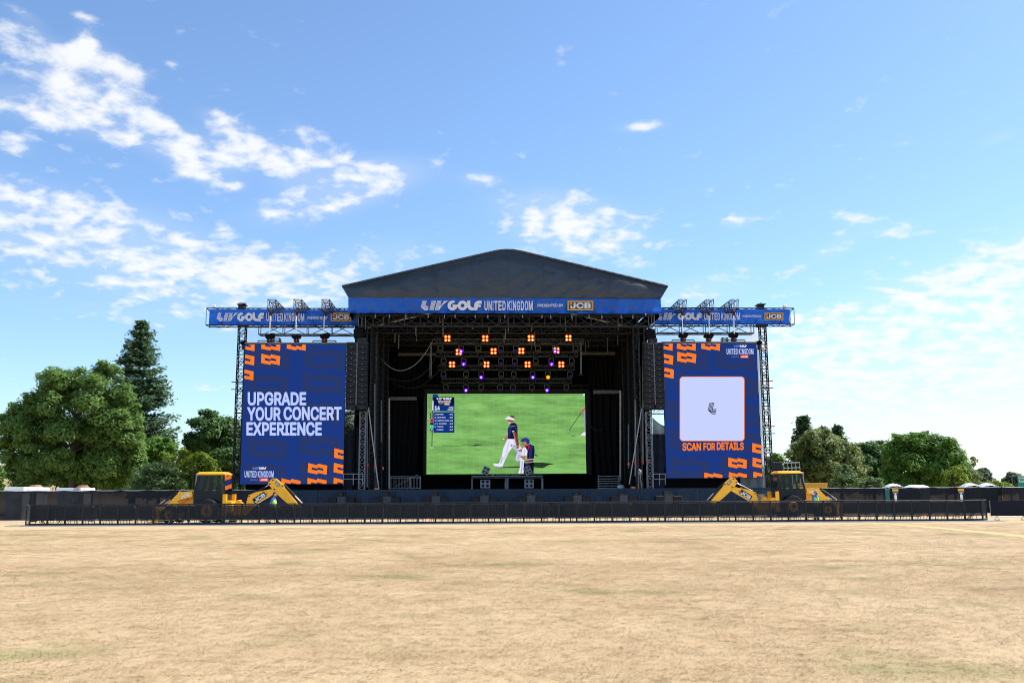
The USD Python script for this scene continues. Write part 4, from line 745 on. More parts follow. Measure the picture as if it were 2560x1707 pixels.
for lb, px in (('bagged lamp clamped to the left tower beside the screen corner', 609), ('bagged lamp clamped to the right tower beside the screen corner', 1897)):
    c = at(px, 857, 73.0); t = thing('tower_lamp', lb, 'stage light', c)
    m = trimesh.creation.icosphere(subdivisions=3); v = m.vertices*np.array((.28, .22, .17)); v += m.vertex_normals*(meshkit.fbm(m.vertices*3, 3, 5)[:, None]-.5)*.12
    obj('rain_cover', (v, m.faces), 'black_cloth', t, smooth=True); obj('base', MB().rbox(-.1, .1, -.1, .1, -.55, -.1, .03), 'machine_black', t); obj('clamp', MB().tube((0, 0, -.4), (0, .8, -.4), .04, 6), 'black_steel', t)
# cable swags
for i, (pts, Y, lb) in enumerate([([(935, 880), (960, 905), (990, 925), (1020, 922), (1045, 905), (1065, 880), (1080, 855)], 78, 'highest looping cable left of the lighting trusses'), ([(968, 940), (1000, 952), (1035, 948), (1065, 928), (1090, 890)], 80, 'middle looping cable left of the lighting trusses'), ([(972, 945), (1000, 965), (1030, 970), (1060, 960), (1098, 925)], 82, 'lowest looping cable left of the lighting trusses'),
                                   ([(1465, 1050), (1476, 1066), (1490, 1074), (1505, 1073)], 82, 'dark cable hanging right of the centre screen')]):
    from scipy.interpolate import CubicSpline
    P = np.array([at(a, b, Y) for a, b in pts]); cs = CubicSpline(np.arange(len(P)), P); q = cs(np.linspace(0, len(P)-1, 30))
    tag(obj('cable', MB().path(list(q), .035, 6), 'grey_steel' if i < 1 else 'dark_truss'), lb, 'cable')

# ------------------------------------------------------------------ on the deck
YD = 79.0
dj = thing('table', 'long grey table in front of the centre screen', 'table'); a, b = X(1179, 1195, YD), X(1357.5, 1195, YD); zt_ = Z(1268, 1188.5, YD)
obj('tabletop', MB().rbox(a, b, YD, YD+1.2, zt_-.22, zt_, .02), 'table_grey', dj); obj('apron', MB().box(a+.02, b-.02, YD-.012, YD-.001, zt_-.2, zt_-.08), 'plinth_grey', dj)
for px in (1180, 1264.5, 1269.5, 1356.5):
    for y in (YD+.05, YD+1.1): x = X(px, 1200, YD); obj('leg', MB().box(x-.05, x+.05, y, y+.08, DZ, zt_-.221), 'table_grey', dj)
def monitor(label, px, py0, py1, w, tilt, Y):
    c = at(px, py1, Y); H = (py1-py0)/FPX*Y; W = w/FPX*Y; t = thing('monitor_speaker', label, 'loudspeaker', (c[0], Y, c[2]))
    ca, sa = math.cos(tilt), math.sin(tilt)
    def rot(mb): v, f = mb.arr(); v = v.copy(); x, z = v[:, 0]*ca+v[:, 2]*sa, -v[:, 0]*sa+v[:, 2]*ca; v[:, 0], v[:, 2] = x, z; return (v, f)
    off = abs(sa)*W/2
    obj('box', rot(MB().rbox(-W/2, W/2, 0, .4, off, off+H*.92, .02)), 'speaker_grey', t); 
    for k in range(2):
        z = off+H*.92*(.05+.47*k); bf = obj('baffle', rot(MB().box(-W/2+.02, W/2-.02, -.012, -.002, z, z+H*.42)), 'speaker_grey', t)
        for s in (-1, 1): obj('horn', rot(MB().add(*MB().tube((s*W*.22, -.02, z+H*.21), (s*W*.22, -.013, z+H*.21), W*.15, 10).arr())), 'speaker_black', bf)
    return t
zt0 = zt_+.005
monitor('tilted grey monitor speaker on the left end of the table', 1209, 1167, 1188, 17, .45, YD+.3); monitor('tilted grey monitor speaker on the right end of the table', 1326, 1166, 1188, 17, -.45, YD+.3)
monitor('upright grey monitor speaker under the left half of the table', 1213, 1197, 1220, 25, 0, YD+.3); monitor('upright grey monitor speaker under the right half of the table', 1323, 1196, 1220, 24, 0, YD+.3)
for lb, p0, p1, c in (('small orange box on the table beside the left speaker', 1229, 1235, 'orange_plastic'), ('black mixing desk on the middle of the table', 1240, 1275, 'machine_black'), ('dark player deck on the table beside the right speaker', 1279, 1302, 'plinth_grey')):
    t = thing('dj_gear', lb, 'mixer'); a, b = X(p0, 1188, YD+.3), X(p1, 1188, YD+.3)
    obj('case', MB().rbox(a, b, YD+.3, YD+.8, zt_+.003, zt_+.07, .01), c, t); kn = MB()
    for k in range(max(2, int((b-a)/.12))): x = a+.05+k*.12; kn.tube((x, YD+.45, zt_+.07), (x, YD+.45, zt_+.10), .025, 8)
    obj('knob', kn, 'grey_steel', t)
def guard(label, p0, p1, y0, y1, Y, nb):
    t = thing('guard_rail', label, 'barrier'); a, b = at(p0, y0, Y), at(p1, y0, Y); z1 = a[2]; z0 = max(DZ+.12, z1-1.0)
    obj('frame', MB().path([(a[0], Y, z0), (a[0], Y, z1), (b[0], Y, z1), (b[0], Y, z0), (a[0], Y, z0)], .024, 6).tube((a[0], Y, z1-.12), (b[0], Y, z1-.12), .018, 6), 'alloy', t)
    for k in range(nb): x = a[0]+(b[0]-a[0])*(k+1)/(nb+1); obj('bar', MB().tube((x, Y, z0), (x, Y, z1-.12), .012, 5), 'grey_steel', t)
    for x in (a[0]+.1, b[0]-.1): obj('foot', MB().tube((x, Y-.3, DZ+.02), (x, Y+.3, DZ+.02), .02, 6).tube((x, Y, DZ+.02), (x, Y, z0), .02, 6), 'grey_steel', t)
guard('grey barred guard rail by the left stage curtain, left one', 972, 1023, 1191, 1221, 80, 12); guard('grey barred guard rail by the left stage curtain, next to the dark wall', 1026, 1052, 1191, 1221, 80, 6)
t = thing('loose_pole', 'thin grey pole leaning across the left guard rails', 'pole'); obj('tube', MB().tube(at(988, 1216, 79.7), at(1046, 1185, 79.9), .02, 6), 'grey_steel', t); obj('end_cap', MB().ball(at(1046, 1185, 79.9), .03), 'rubber', t)
t = thing('rung_stack', 'stack of silver truss frames beside the right stage curtain', 'truss stack'); a, b = X(1495, 1200, 79), X(1548, 1200, 79)
for k in range(6):
    z = DZ+.06+k*.19; obj('rail', MB().tube((a, 79, z), (b+.1*k*.4, 79, z), .03, 6), 'alloy', t)
    for m_ in range(5): x = a+(b-a)*m_/4; obj('rung', MB().tube((x, 79, z), (x, 79.6, z), .02, 5), 'grey_steel', t)
for x in (a+.05, b-.05): obj('upright', MB().tube((x, 78.96, DZ), (x, 78.96, DZ+1.1), .025, 6), 'grey_steel', t)
t = thing('cloth_bundle', 'crumpled white cloth on the stage floor right of the truss frames', 'cloth'); m = trimesh.creation.icosphere(subdivisions=3); c = at(1552, 1210, 78.6); c[2] = DZ+.16; v = m.vertices*np.array((.3, .2, .17)); v += m.vertex_normals*(meshkit.fbm(m.vertices*4, 3)[:, None]-.5)*.16
obj('folds', (v+c, m.faces), 'white_panel', t, smooth=True)
t = thing('wrapped_stand', 'stand wrapped in pale plastic at the right stage edge', 'stand'); c = at(1599, 1180, 72.4); m = trimesh.creation.icosphere(subdivisions=3); v = m.vertices*np.array((.13, .12, .20)); v += m.vertex_normals*(meshkit.fbm(m.vertices*5, 3, 9)[:, None]-.5)*.2
obj('wrap', (v+c, m.faces), 'grey_steel', t, smooth=True)
for k in (-.1, .1): obj('leg', MB().tube((c[0]+k, 72.4, DZ), (c[0]+k*.5, 72.4, c[2]-.1), .025, 6), 'grey_steel', t)
for px, lb in ((942, 'orange toolbox at the left front edge of the stage'), (1583, 'orange board at the right front edge of the stage')):
    t = thing('tool_box', lb, 'box'); x = X(px, 1220, 71.9); obj('body', MB().rbox(x-.16, x+.16, 71.8, 72.1, DZ+.002, DZ+.12, .02), 'orange_plastic', t); obj('handle', MB().path([(x-.08, 71.95, DZ+.12), (x-.06, 71.95, DZ+.17), (x+.06, 71.95, DZ+.17), (x+.08, 71.95, DZ+.12)], .012, 5), 'rubber', t)

# ------------------------------------------------------------------ subwoofers before the stage
YS = 69.2; px_sub = [853.5, 967.5, 1090, 1211, 1328, 1444, 1560, 1672]; protos_ = {}
for i, px in enumerate(px_sub):
    c = atd(px, 1245, YS); c[2] = 0; z1 = atd(px, 1243, YS)[2]; zz_ = atd(px, 1228.5, YS)[2]; w = 22/FPX*YS
    for s in (-1, 1):
        lb = f'{"left" if s < 0 else "right"} black subwoofer of the {ORD[i]} cluster from the left below the stage'; loc = (c[0]+s*w*1.0, c[1], 0)
        if 'sub' not in protos_:
            t = protos_['sub'] = thing('subwoofer', lb, 'subwoofer', loc, group='subwoofers in front of the stage'); obj('cabinet', MB().rbox(-w*.47, w*.47, 0, .9, .02, z1, .03), 'speaker_black', t); obj('grille', MB().rbox(-w*.43, w*.43, -.02, .01, z1*.5, z1-.04, .01), 'speaker_grille', t); obj('grille', MB().rbox(-w*.43, w*.43, -.02, .01, .06, z1*.47, .01), 'speaker_grille', t)
        else: copy(protos_['sub'], lb, loc)
    lb = f'grey plinth between the subwoofers of the {ORD[i]} cluster from the left'
    if 'pl' not in protos_:
        t = protos_['pl'] = thing('speaker_plinth', lb, 'plinth', c, group='grey plinths between the subwoofers'); obj('case', MB().rbox(-w*.51, w*.51, .05, .9, .02, z1+.07, .02), 'plinth_grey', t); obj('lid', MB().rbox(-w*.52, w*.52, .04, .92, z1+.072, z1+.10, .01), 'plinth_grey', t)
    else: copy(protos_['pl'], lb, c)
    lb = f'small black loudspeaker on the {ORD[i]} grey plinth from the left'
    if 'sp' not in protos_:
        t = protos_['sp'] = thing('fill_speaker', lb, 'loudspeaker', c+np.array([0, 0, z1+.101]), group='front fill loudspeakers'); h = zz_-z1-.1; obj('cabinet', MB().rbox(-w*.49, w*.12, .1, .6, 0, h, .02), 'speaker_black', t); obj('cabinet', MB().rbox(w*.15, w*.4, .25, .6, 0, h*.95, .02), 'speaker_black', t); obj('badge', MB().box(-w*.15, -w*.1, .09, .1, h*.45, h*.52), 'pale_pipe', t)
    else: copy(protos_['sp'], lb, c+np.array([0, 0, z1+.101]))
# ------------------------------------------------------------------ crowd barrier across the field
DB = 55.5
RV = np.array([math.cos(YAW), -math.sin(YAW), 0]); DV = np.array([math.sin(YAW), math.cos(YAW), 0])
def along(px, D): return CAM*np.array([1, 1, 0]) + DV*D + RV*((px-1282.3)/FPX*(D*math.cos(PITCH)-HCAM*math.sin(PITCH)))
def make_panel(label, loc, rz):
    t = thing('barrier_panel', label, 'barrier', loc, rz, group='black front of stage barrier panels')
    obj('mesh_sheet', MB().box(.045, .955, .01, .016, .34, 1.12), 'mesh_panel', t)
    obj('top_rail', MB().tube((0, 0, 1.17), (1, 0, 1.17), .035, 8), 'black_steel', t)
    for x in (.02, .98): obj('post', MB().box(x-.022, x+.022, -.02, .05, .0, 1.14), 'black_steel', t)
    obj('cross_bar', MB().box(.042, .958, 0, .04, .29, .335), 'black_steel', t); obj('kick_plate', MB().box(.042, .958, -.004, .03, .03, .13), 'black_steel', t)
    for x in (.33, .66): obj('bar', MB().box(x-.012, x+.012, .005, .03, .13, .29), 'black_steel', t)
    for x in (.20, .36, .66, .80): obj('brace', MB().tube((x, .05, 1.12), (x+(.02 if x > .5 else -.02), .95, .04), .016, 5), 'black_steel', t)
    obj('base_plate', MB().box(.01, .99, -1.10, -.03, .005, .03), 'alloy', t); obj('rear_plate', MB().box(.05, .95, .06, 1.0, .005, .02), 'black_steel', t)
    return t
pa, pb_ = along(73, DB), along(2458, DB); nP = int(round(np.linalg.norm(pb_-pa)/1.0)); lbP = 'black mesh panel of the long crowd barrier across the field'
pan = None
for i in range(nP):
    q = pa+(pb_-pa)*i/nP; q[2] = 0; rz = -YAW+RNG.uniform(-.006, .006)
    if pan is None: pan = make_panel(lbP, q, rz)
    else: copy(pan, lbP, q, rz)
copy(pan, 'end panel of the crowd barrier turned back at the left end', pa-RV*.62+DV*.78, -YAW-.90); copy(pan, 'end panel of the crowd barrier turned back at the right end', pb_, -YAW+.9)
# steel pedestrian barriers behind
def make_ped(label, loc, rz):
    t = thing('steel_barrier', label, 'barrier', loc, rz, group='grey steel barriers behind the black panels'); W, H, r, z0 = 2.25, 1.08, .16, .24
    pts = [(r, 0, z0)]; 
    for cx_, cz_, a0 in ((W-r, z0+r, -90), (W-r, H-r, 0), (r, H-r, 90), (r, z0+r, 180)):
        for k in range(4): a = math.radians(a0+30*k); pts.append((cx_+r*math.cos(a), 0, cz_+r*math.sin(a)))
    obj('frame', MB().path(pts, .021, 6), 'galvanised', t)
    for k in range(15): x = .16+k*(W-.32)/14; obj('bar', MB().tube((x, 0, z0), (x, 0, H), .009, 5), 'galvanised', t)
    for x in (.35, W-.35): obj('foot', MB().tube((x, -.32, .02), (x, .32, .02), .02, 6).tube((x, -.3, .02), (x, 0, z0), .016, 5).tube((x, .3, .02), (x, 0, z0), .016, 5), 'galvanised', t)
    return t
ped = None; qa, qb = along(135, DB+1.55), along(2420, DB+1.55); n = int(np.linalg.norm(qb-qa)/2.33)
for i in range(n):
    q = qa+(qb-qa)*i/n + DV*RNG.uniform(-.08, .08); q[2] = 0; rz = -YAW+RNG.uniform(-.03, .03); lb = 'grey steel pedestrian barrier standing behind the black barrier panels'
    if ped is None: ped = make_ped(lb, q, rz)
    else: copy(ped, lb, q, rz)
ped2 = None                                             # low covered barriers at the right edge
for i in range(3):
    q = along(2478, DB+1.5)+RV*2.3*i; q[2] = 0; lb = f'low barrier wrapped in black cloth beyond the right barrier end, {ORD[i]} from the left'
    if ped2 is None:
        t = ped2 = thing('covered_barrier', lb, 'barrier', q, -YAW, group='cloth covered barriers at the right'); obj('cloth', MB().box(0, 2.24, -.03, -.024, .24, 1.12), 'scrim', t); obj('frame', MB().path([(0, 0, .2), (0, 0, 1.1), (2.25, 0, 1.1), (2.25, 0, .2), (0, 0, .2)], .02, 6), 'galvanised', t)
        for x in (.35, 1.9): obj('foot', MB().tube((x, -.32, .02), (x, .32, .02), .02, 6).tube((x, -.3, .02), (x, 0, .24), .016, 5).tube((x, .3, .02), (x, 0, .24), .016, 5), 'galvanised', t)
    else: copy(ped2, lb, q, -YAW)
# ------------------------------------------------------------------ site fence in black cloth
def make_fence(label, loc, rz, H=2.0, seed=0):
    t = thing('site_fence', label, 'fence', loc, rz, group='cloth covered site fence panels'); W = 3.46
    obj('frame', MB().path([(0, 0, .1), (0, 0, H), (W, 0, H), (W, 0, .1), (0, 0, .1)], .021, 6), 'galvanised', t)
    v, f = [], []
    for i in range(25):
        for k in range(7):
            s = k/6; x = -.06+(W+.14)*i/24; sag = -.05*abs(math.sin(math.pi*x/W*2))*(s == 1)
            v.append((x, -.03-.05*meshkit.noise(np.array([x*2, s*3, seed])), .12+(H+.02-.12)*s+sag))
    for i in range(24):
        for k in range(6): a = i*7+k; f.append((a, a+7, a+8, a+1))
    obj('cloth', MB().add(v, f), 'scrim', t, smooth=True)
    for x in (0, W): obj('foot', MB().rbox(x-.11, x+.11, -.33, .33, 0, .11, .03), 'rubber', t)
    return t
fa, fb_ = along(-60, 63.5), along(640, 66.5); n = round(np.linalg.norm(fb_-fa)/3.5)
proto_f = None
for i in range(n):
    q = fa+(fb_-fa)*i/n; q[2] = 0; rz = math.atan2((fb_-fa)[1], (fb_-fa)[0]); lb = f'fence panel covered in black cloth left of the stage, {ORD[i]} from the left edge'
    if proto_f is None: proto_f = make_fence(lb, q, rz)
    else: copy(proto_f, lb, q, rz)
fa, fb_ = along(1945, 72.5), along(2508, 70.5); n = round(np.linalg.norm(fb_-fa)/3.5); sx_ = np.linalg.norm(fb_-fa)/n/3.5; rz = math.atan2((fb_-fa)[1], (fb_-fa)[0])
for i in range(n):
    q = fa+(fb_-fa)*i/n; q[2] = 0; copy(proto_f, f'fence panel covered in black cloth right of the stage, {ORD[i]} from the stage', q, rz, scale=(sx_*1.005, 1, .97))
for i in range(2): copy(proto_f, ('fence panel covered in black cloth just right of the gap in the fence', 'fence panel covered in black cloth at the right edge below the green sign')[i], along(2512, 70)+RV*3.5*i, -YAW, scale=(1, 1, .965))
t = thing('toilet_door', 'teal green door panel showing between the dark fence panels at the right', 'door'); a = along(2217, 70.9); obj('door', MB().rbox(a[0], a[0]+.32, a[1], a[1]+.05, .1, 1.88, .01), 'toilet_green', t); obj('hinge', MB().box(a[0]+.02, a[0]+.05, a[1]-.01, a[1], .5, .6), 'grey_steel', t)
for px, lb in ((2242, 'small orange and white toilet sign on the fence, left one'), (2407, 'small orange and white toilet sign on the fence, right one')):
    t = thing('toilet_sign', lb, 'sign'); D = 70.3; c = along(px, D); w = 15.5/FPX*D; z1, z0 = 1.86, .95
    def pl(name, x0, x1, za, zb2, m, e): obj(name, MB().box(c[0]+x0, c[0]+x1, c[1]-e-.006, c[1]-e, za, zb2), m, t)
    pl('board', -w/2, w/2, z0, z1, 'decal_black', 0); pl('header', -w/2, w/2, z1-.18, z1, 'container_yellow', .008)
    s = fit(text_shape('TOILETS', True), c[0]-w*.36, c[0]+w*.36, z1-.33, z1-.25); obj('lettering', MB().prism(s, c[1]-.008, c[1]-.014), 'decal_white', t)
    fig = unary_union([Point(0, .44).buffer(.055), sbox(-.09, .14, .09, .37), sbox(-.075, -.12, -.01, .15), sbox(.01, -.12, .075, .15)]); obj('pictogram', MB().prism(affinity.translate(fig, c[0], z1-.80), c[1]-.008, c[1]-.014), 'decal_white', t)
# exit sign
t = thing('exit_sign', 'green emergency exit sign with white words at the right edge', 'sign'); D = 73; p, q = atd(2543.5, 1189, D), atd(2546, 1222, D); W = 2.4
o = p-np.array([0, 0, 0]); z1, z0 = p[2], 1.0
obj('board', MB().rbox(o[0], o[0]+W, o[1], o[1]+.04, z0, z1, .008), 'sign_green', t)
for tx, ya, yb in (('Emergency', 1191.5, 1196.5), ('Exit 4', 1200, 1205.5)):
    za, zb2 = atd(2550, yb, D)[2], atd(2550, ya, D)[2]; s = text_shape(tx, True); a, b, c_, d = s.bounds; k = (zb2-za)/.98; s = affinity.translate(affinity.scale(s, k, k, origin=(0, 0)), o[0]+.06, za)
    obj('lettering', MB().prism(s, o[1]-.002, o[1]-.008), 'decal_white', t)
for x in (.3, 2.1): obj('post', MB().tube((o[0]+x, o[1]+.07, 0), (o[0]+x, o[1]+.07, z1-.1), .03, 6), 'galvanised', t)
# ------------------------------------------------------------------ behind the fence: cabins, toilets, container, speaker stack
for lb, p0, p1, L, pt, D in (('low white cabin roof behind the fence at the left edge', 4, 53, 4.2, 1217.5, 67.5), ('low white cabin roof behind the fence, second from the left edge', 135, 177.5, 4.05, 1219, 69)):
    t = thing('site_cabin', lb, 'cabin'); a, b = along(p0, D), along(p1, D); z = atd((p0+p1)/2, pt, D)[2]
    obj('body', MB().box(a[0]+.1, b[0]-.1, a[1]+.1, a[1]+L-.1, 0, z-.35), 'white_panel', t); rfp = obj('roof', MB().rbox(a[0], b[0], a[1], a[1]+L, z-.33, z, .04), 'white_panel', t)
    for k in range(3): y_ = a[1]+L*(k+.5)/3; obj('seam', MB().box(b[0], b[0]+.012, y_-.02, y_+.02, z-.30, z-.03), 'mid_grey', rfp)
    obj('door', MB().box(b[0]-.1, b[0]-.07, a[1]+1.2, a[1]+2.1, .15, 2.05 if z > 2.5 else z-.4), 'mid_grey', t)
    obj('vent_cowl', MB().tube(((a[0]+b[0])/2, a[1]+L*.8, z-.02), ((a[0]+b[0])/2, a[1]+L*.8, z+.20), .55, 12, .3), 'brown_roof', t)
tl = None
for i, (px, D, s) in enumerate([(2237, 75, 1), (2279, 76, .93), (2288, 73.6, .95), (2297, 75, .95), (2306, 76.5, .95), (2429, 75, 1), (2471, 75.4, 1)]):
    q = along(px, D); q[2] = 0; lb = f'portable toilet with white domed roof behind the right fence, {ORD[i]} from the left'
    if tl is None:
        t = tl = thing('portable_toilet', lb, 'toilet', q, -YAW, group='portable toilets behind the right fence'); obj('cabin', MB().rbox(-.58, .58, -.58, .58, 0, 2.0, .05), 'toilet_green', t)
        v, f, n_ = [], [], 14
        for a in range(n_+1):
            u = -1+2*a/n_
            for b in range(n_+1): w = -1+2*b/n_; v.append((u*.66, w*.66, 1.95+.33*(1-abs(u)**2.2)*(1-.55*abs(w)**2.5)+.012*math.cos(u*22)))
        for a in range(n_):
            for b in range(n_): k = a*(n_+1)+b; f.append((k, k+n_+1, k+n_+2, k+1))
        obj('roof', MB().add(v, f).box(-.66, .66, -.66, .66, 1.93, 1.955), 'toilet_shell', t, smooth=30); obj('vent_pipe', MB().tube((.5, .3, 1.9), (.5, .3, 2.3), .05, 8), 'decal_black', t); obj('door', MB().rbox(-.4, .4, -.6, -.585, .1, 1.85, .005), 'toilet_green', t)
    else: copy(tl, lb, q, -YAW+(.9 if i in (2, 3, 4) else 0), scale=(s, s, s))
t = thing('yellow_container', 'yellow container top showing above the fence behind the right digger', 'container'); D = 76; a, b = along(2005, D), along(2073.5, D); z = atd(2040, 1208, D)[2]
obj('body', MB().box(a[0], b[0], a[1], a[1]+2.4, .1, z-.1), 'container_yellow', t); rb = MB()
for k in range(8): x = a[0]+(b[0]-a[0])*(k+.5)/8; rb.box(x-.06, x+.06, a[1]-.03, a[1]-.001, .2, z-.12)
obj('rib', rb, 'container_yellow', t); obj('top_edge', MB().rbox(a[0]-.03, b[0]+.03, a[1]-.05, a[1]+2.45, z-.1, z, .02), 'container_yellow', t)
t = thing('speaker_stack', 'stack of black loudspeaker cases behind the right digger cab', 'loudspeaker stack'); D = 76; a, b = along(1936, D), along(1963.5, D)
for k in range(4):
    z = 1.55+.62*k; obj('case', MB().rbox(a[0], b[0], a[1], a[1]+.8, z, z+.6, .03), 'speaker_black', t)
    for m_ in range(3): zz2 = z+.1+.18*m_; obj('slot', MB().box(a[0]+.06, b[0]-.06, a[1]-.012, a[1]-.001, zz2, zz2+.06), 'plinth_grey', t)
obj('stand', MB().box(a[0]-.1, b[0]+.1, a[1]-.1, a[1]+.9, 0, 1.54), 'black_steel', t)
t = thing('scaffold_platform', 'grey scaffold railing above the right digger cab', 'scaffold'); a, b = along(1965, 77), along(2006, 77)
for z in (3.2, 3.55, 3.95): obj('rail', MB().tube((a[0], a[1], z), (b[0], b[1], z+.05), .03, 6), 'alloy', t)
for k in range(5): x = a[0]+(b[0]-a[0])*k/4; obj('upright', MB().tube((x, a[1], 0), (x, a[1], 4.0), .03, 6), 'alloy', t)
t = thing('grey_sheet', 'grey tarpaulin under the right corner of the right wing screen', 'tarpaulin'); p, q = at(1850, 1192, 73.6), at(1915, 1224, 73.6); drape('sheet', p[0], q[0], 73.6, q[2]-.3, p[2]+.1, 'mid_grey', t, .04, .8, False, .1); obj('hem', MB().tube((p[0], 73.55, q[2]-.3), (q[0], 73.55, q[2]-.3), .03, 5), 'grey_steel', t)
t = thing('side_mesh', 'grey translucent mesh sheet hung beside the right wing screen', 'mesh sheet'); p, q = at(1893, 860, 73), at(1913, 1240, 73)
obj('sheet', MB().quad((p[0], 73, p[2]), (p[0]+.35, 73.2, p[2]), (q[0]+.1, 73.2, 1.2), (p[0], 73, 1.2)), 'grey_scrim', t); obj('hem', MB().tube((p[0], 73, 1.2), (p[0], 73, p[2]), .02, 5), 'alloy', t)
for lb, p0, p1, y0, y1 in (('dark mesh cloth hung between the left wing screen and the stage mast', 855, 900, 1085, 1222), ('dark mesh cloth hung between the stage mast and the right wing screen', 1632, 1672, 1066, 1222)):
    t = thing('side_cloth', lb, 'cloth'); a, b = at(p0, y0, 77), at(p1, y0, 77)
    drape('cloth', a[0], b[0], 77, .1, a[2], 'side_scrim', t, .03, .7, False, .4, (lambda u, z=a[2], l=p0 < 1200: z+(.9*u*u if l else .75*(1-u)**2)))
veil('pale_scrim', (.30, .31, .34), .22, .8, .05)
for lb, p0, p1 in (('thin translucent mesh behind the left wing truss', 612, 885), ('thin translucent mesh behind the right wing truss', 1640, 1895)):
    t = thing('rear_mesh', lb, 'mesh sheet'); a, b = at(p0, 816, 77), at(p1, 862, 77); obj('sheet', MB().quad((a[0], 77, b[2]-.4), (b[0], 77, b[2]-.4), (b[0], 77, a[2]), (a[0], 77, a[2])), 'pale_scrim', t); obj('hem', MB().tube((a[0], 77, a[2]), (b[0], 77, a[2]), .02, 5), 'dark_truss', t)

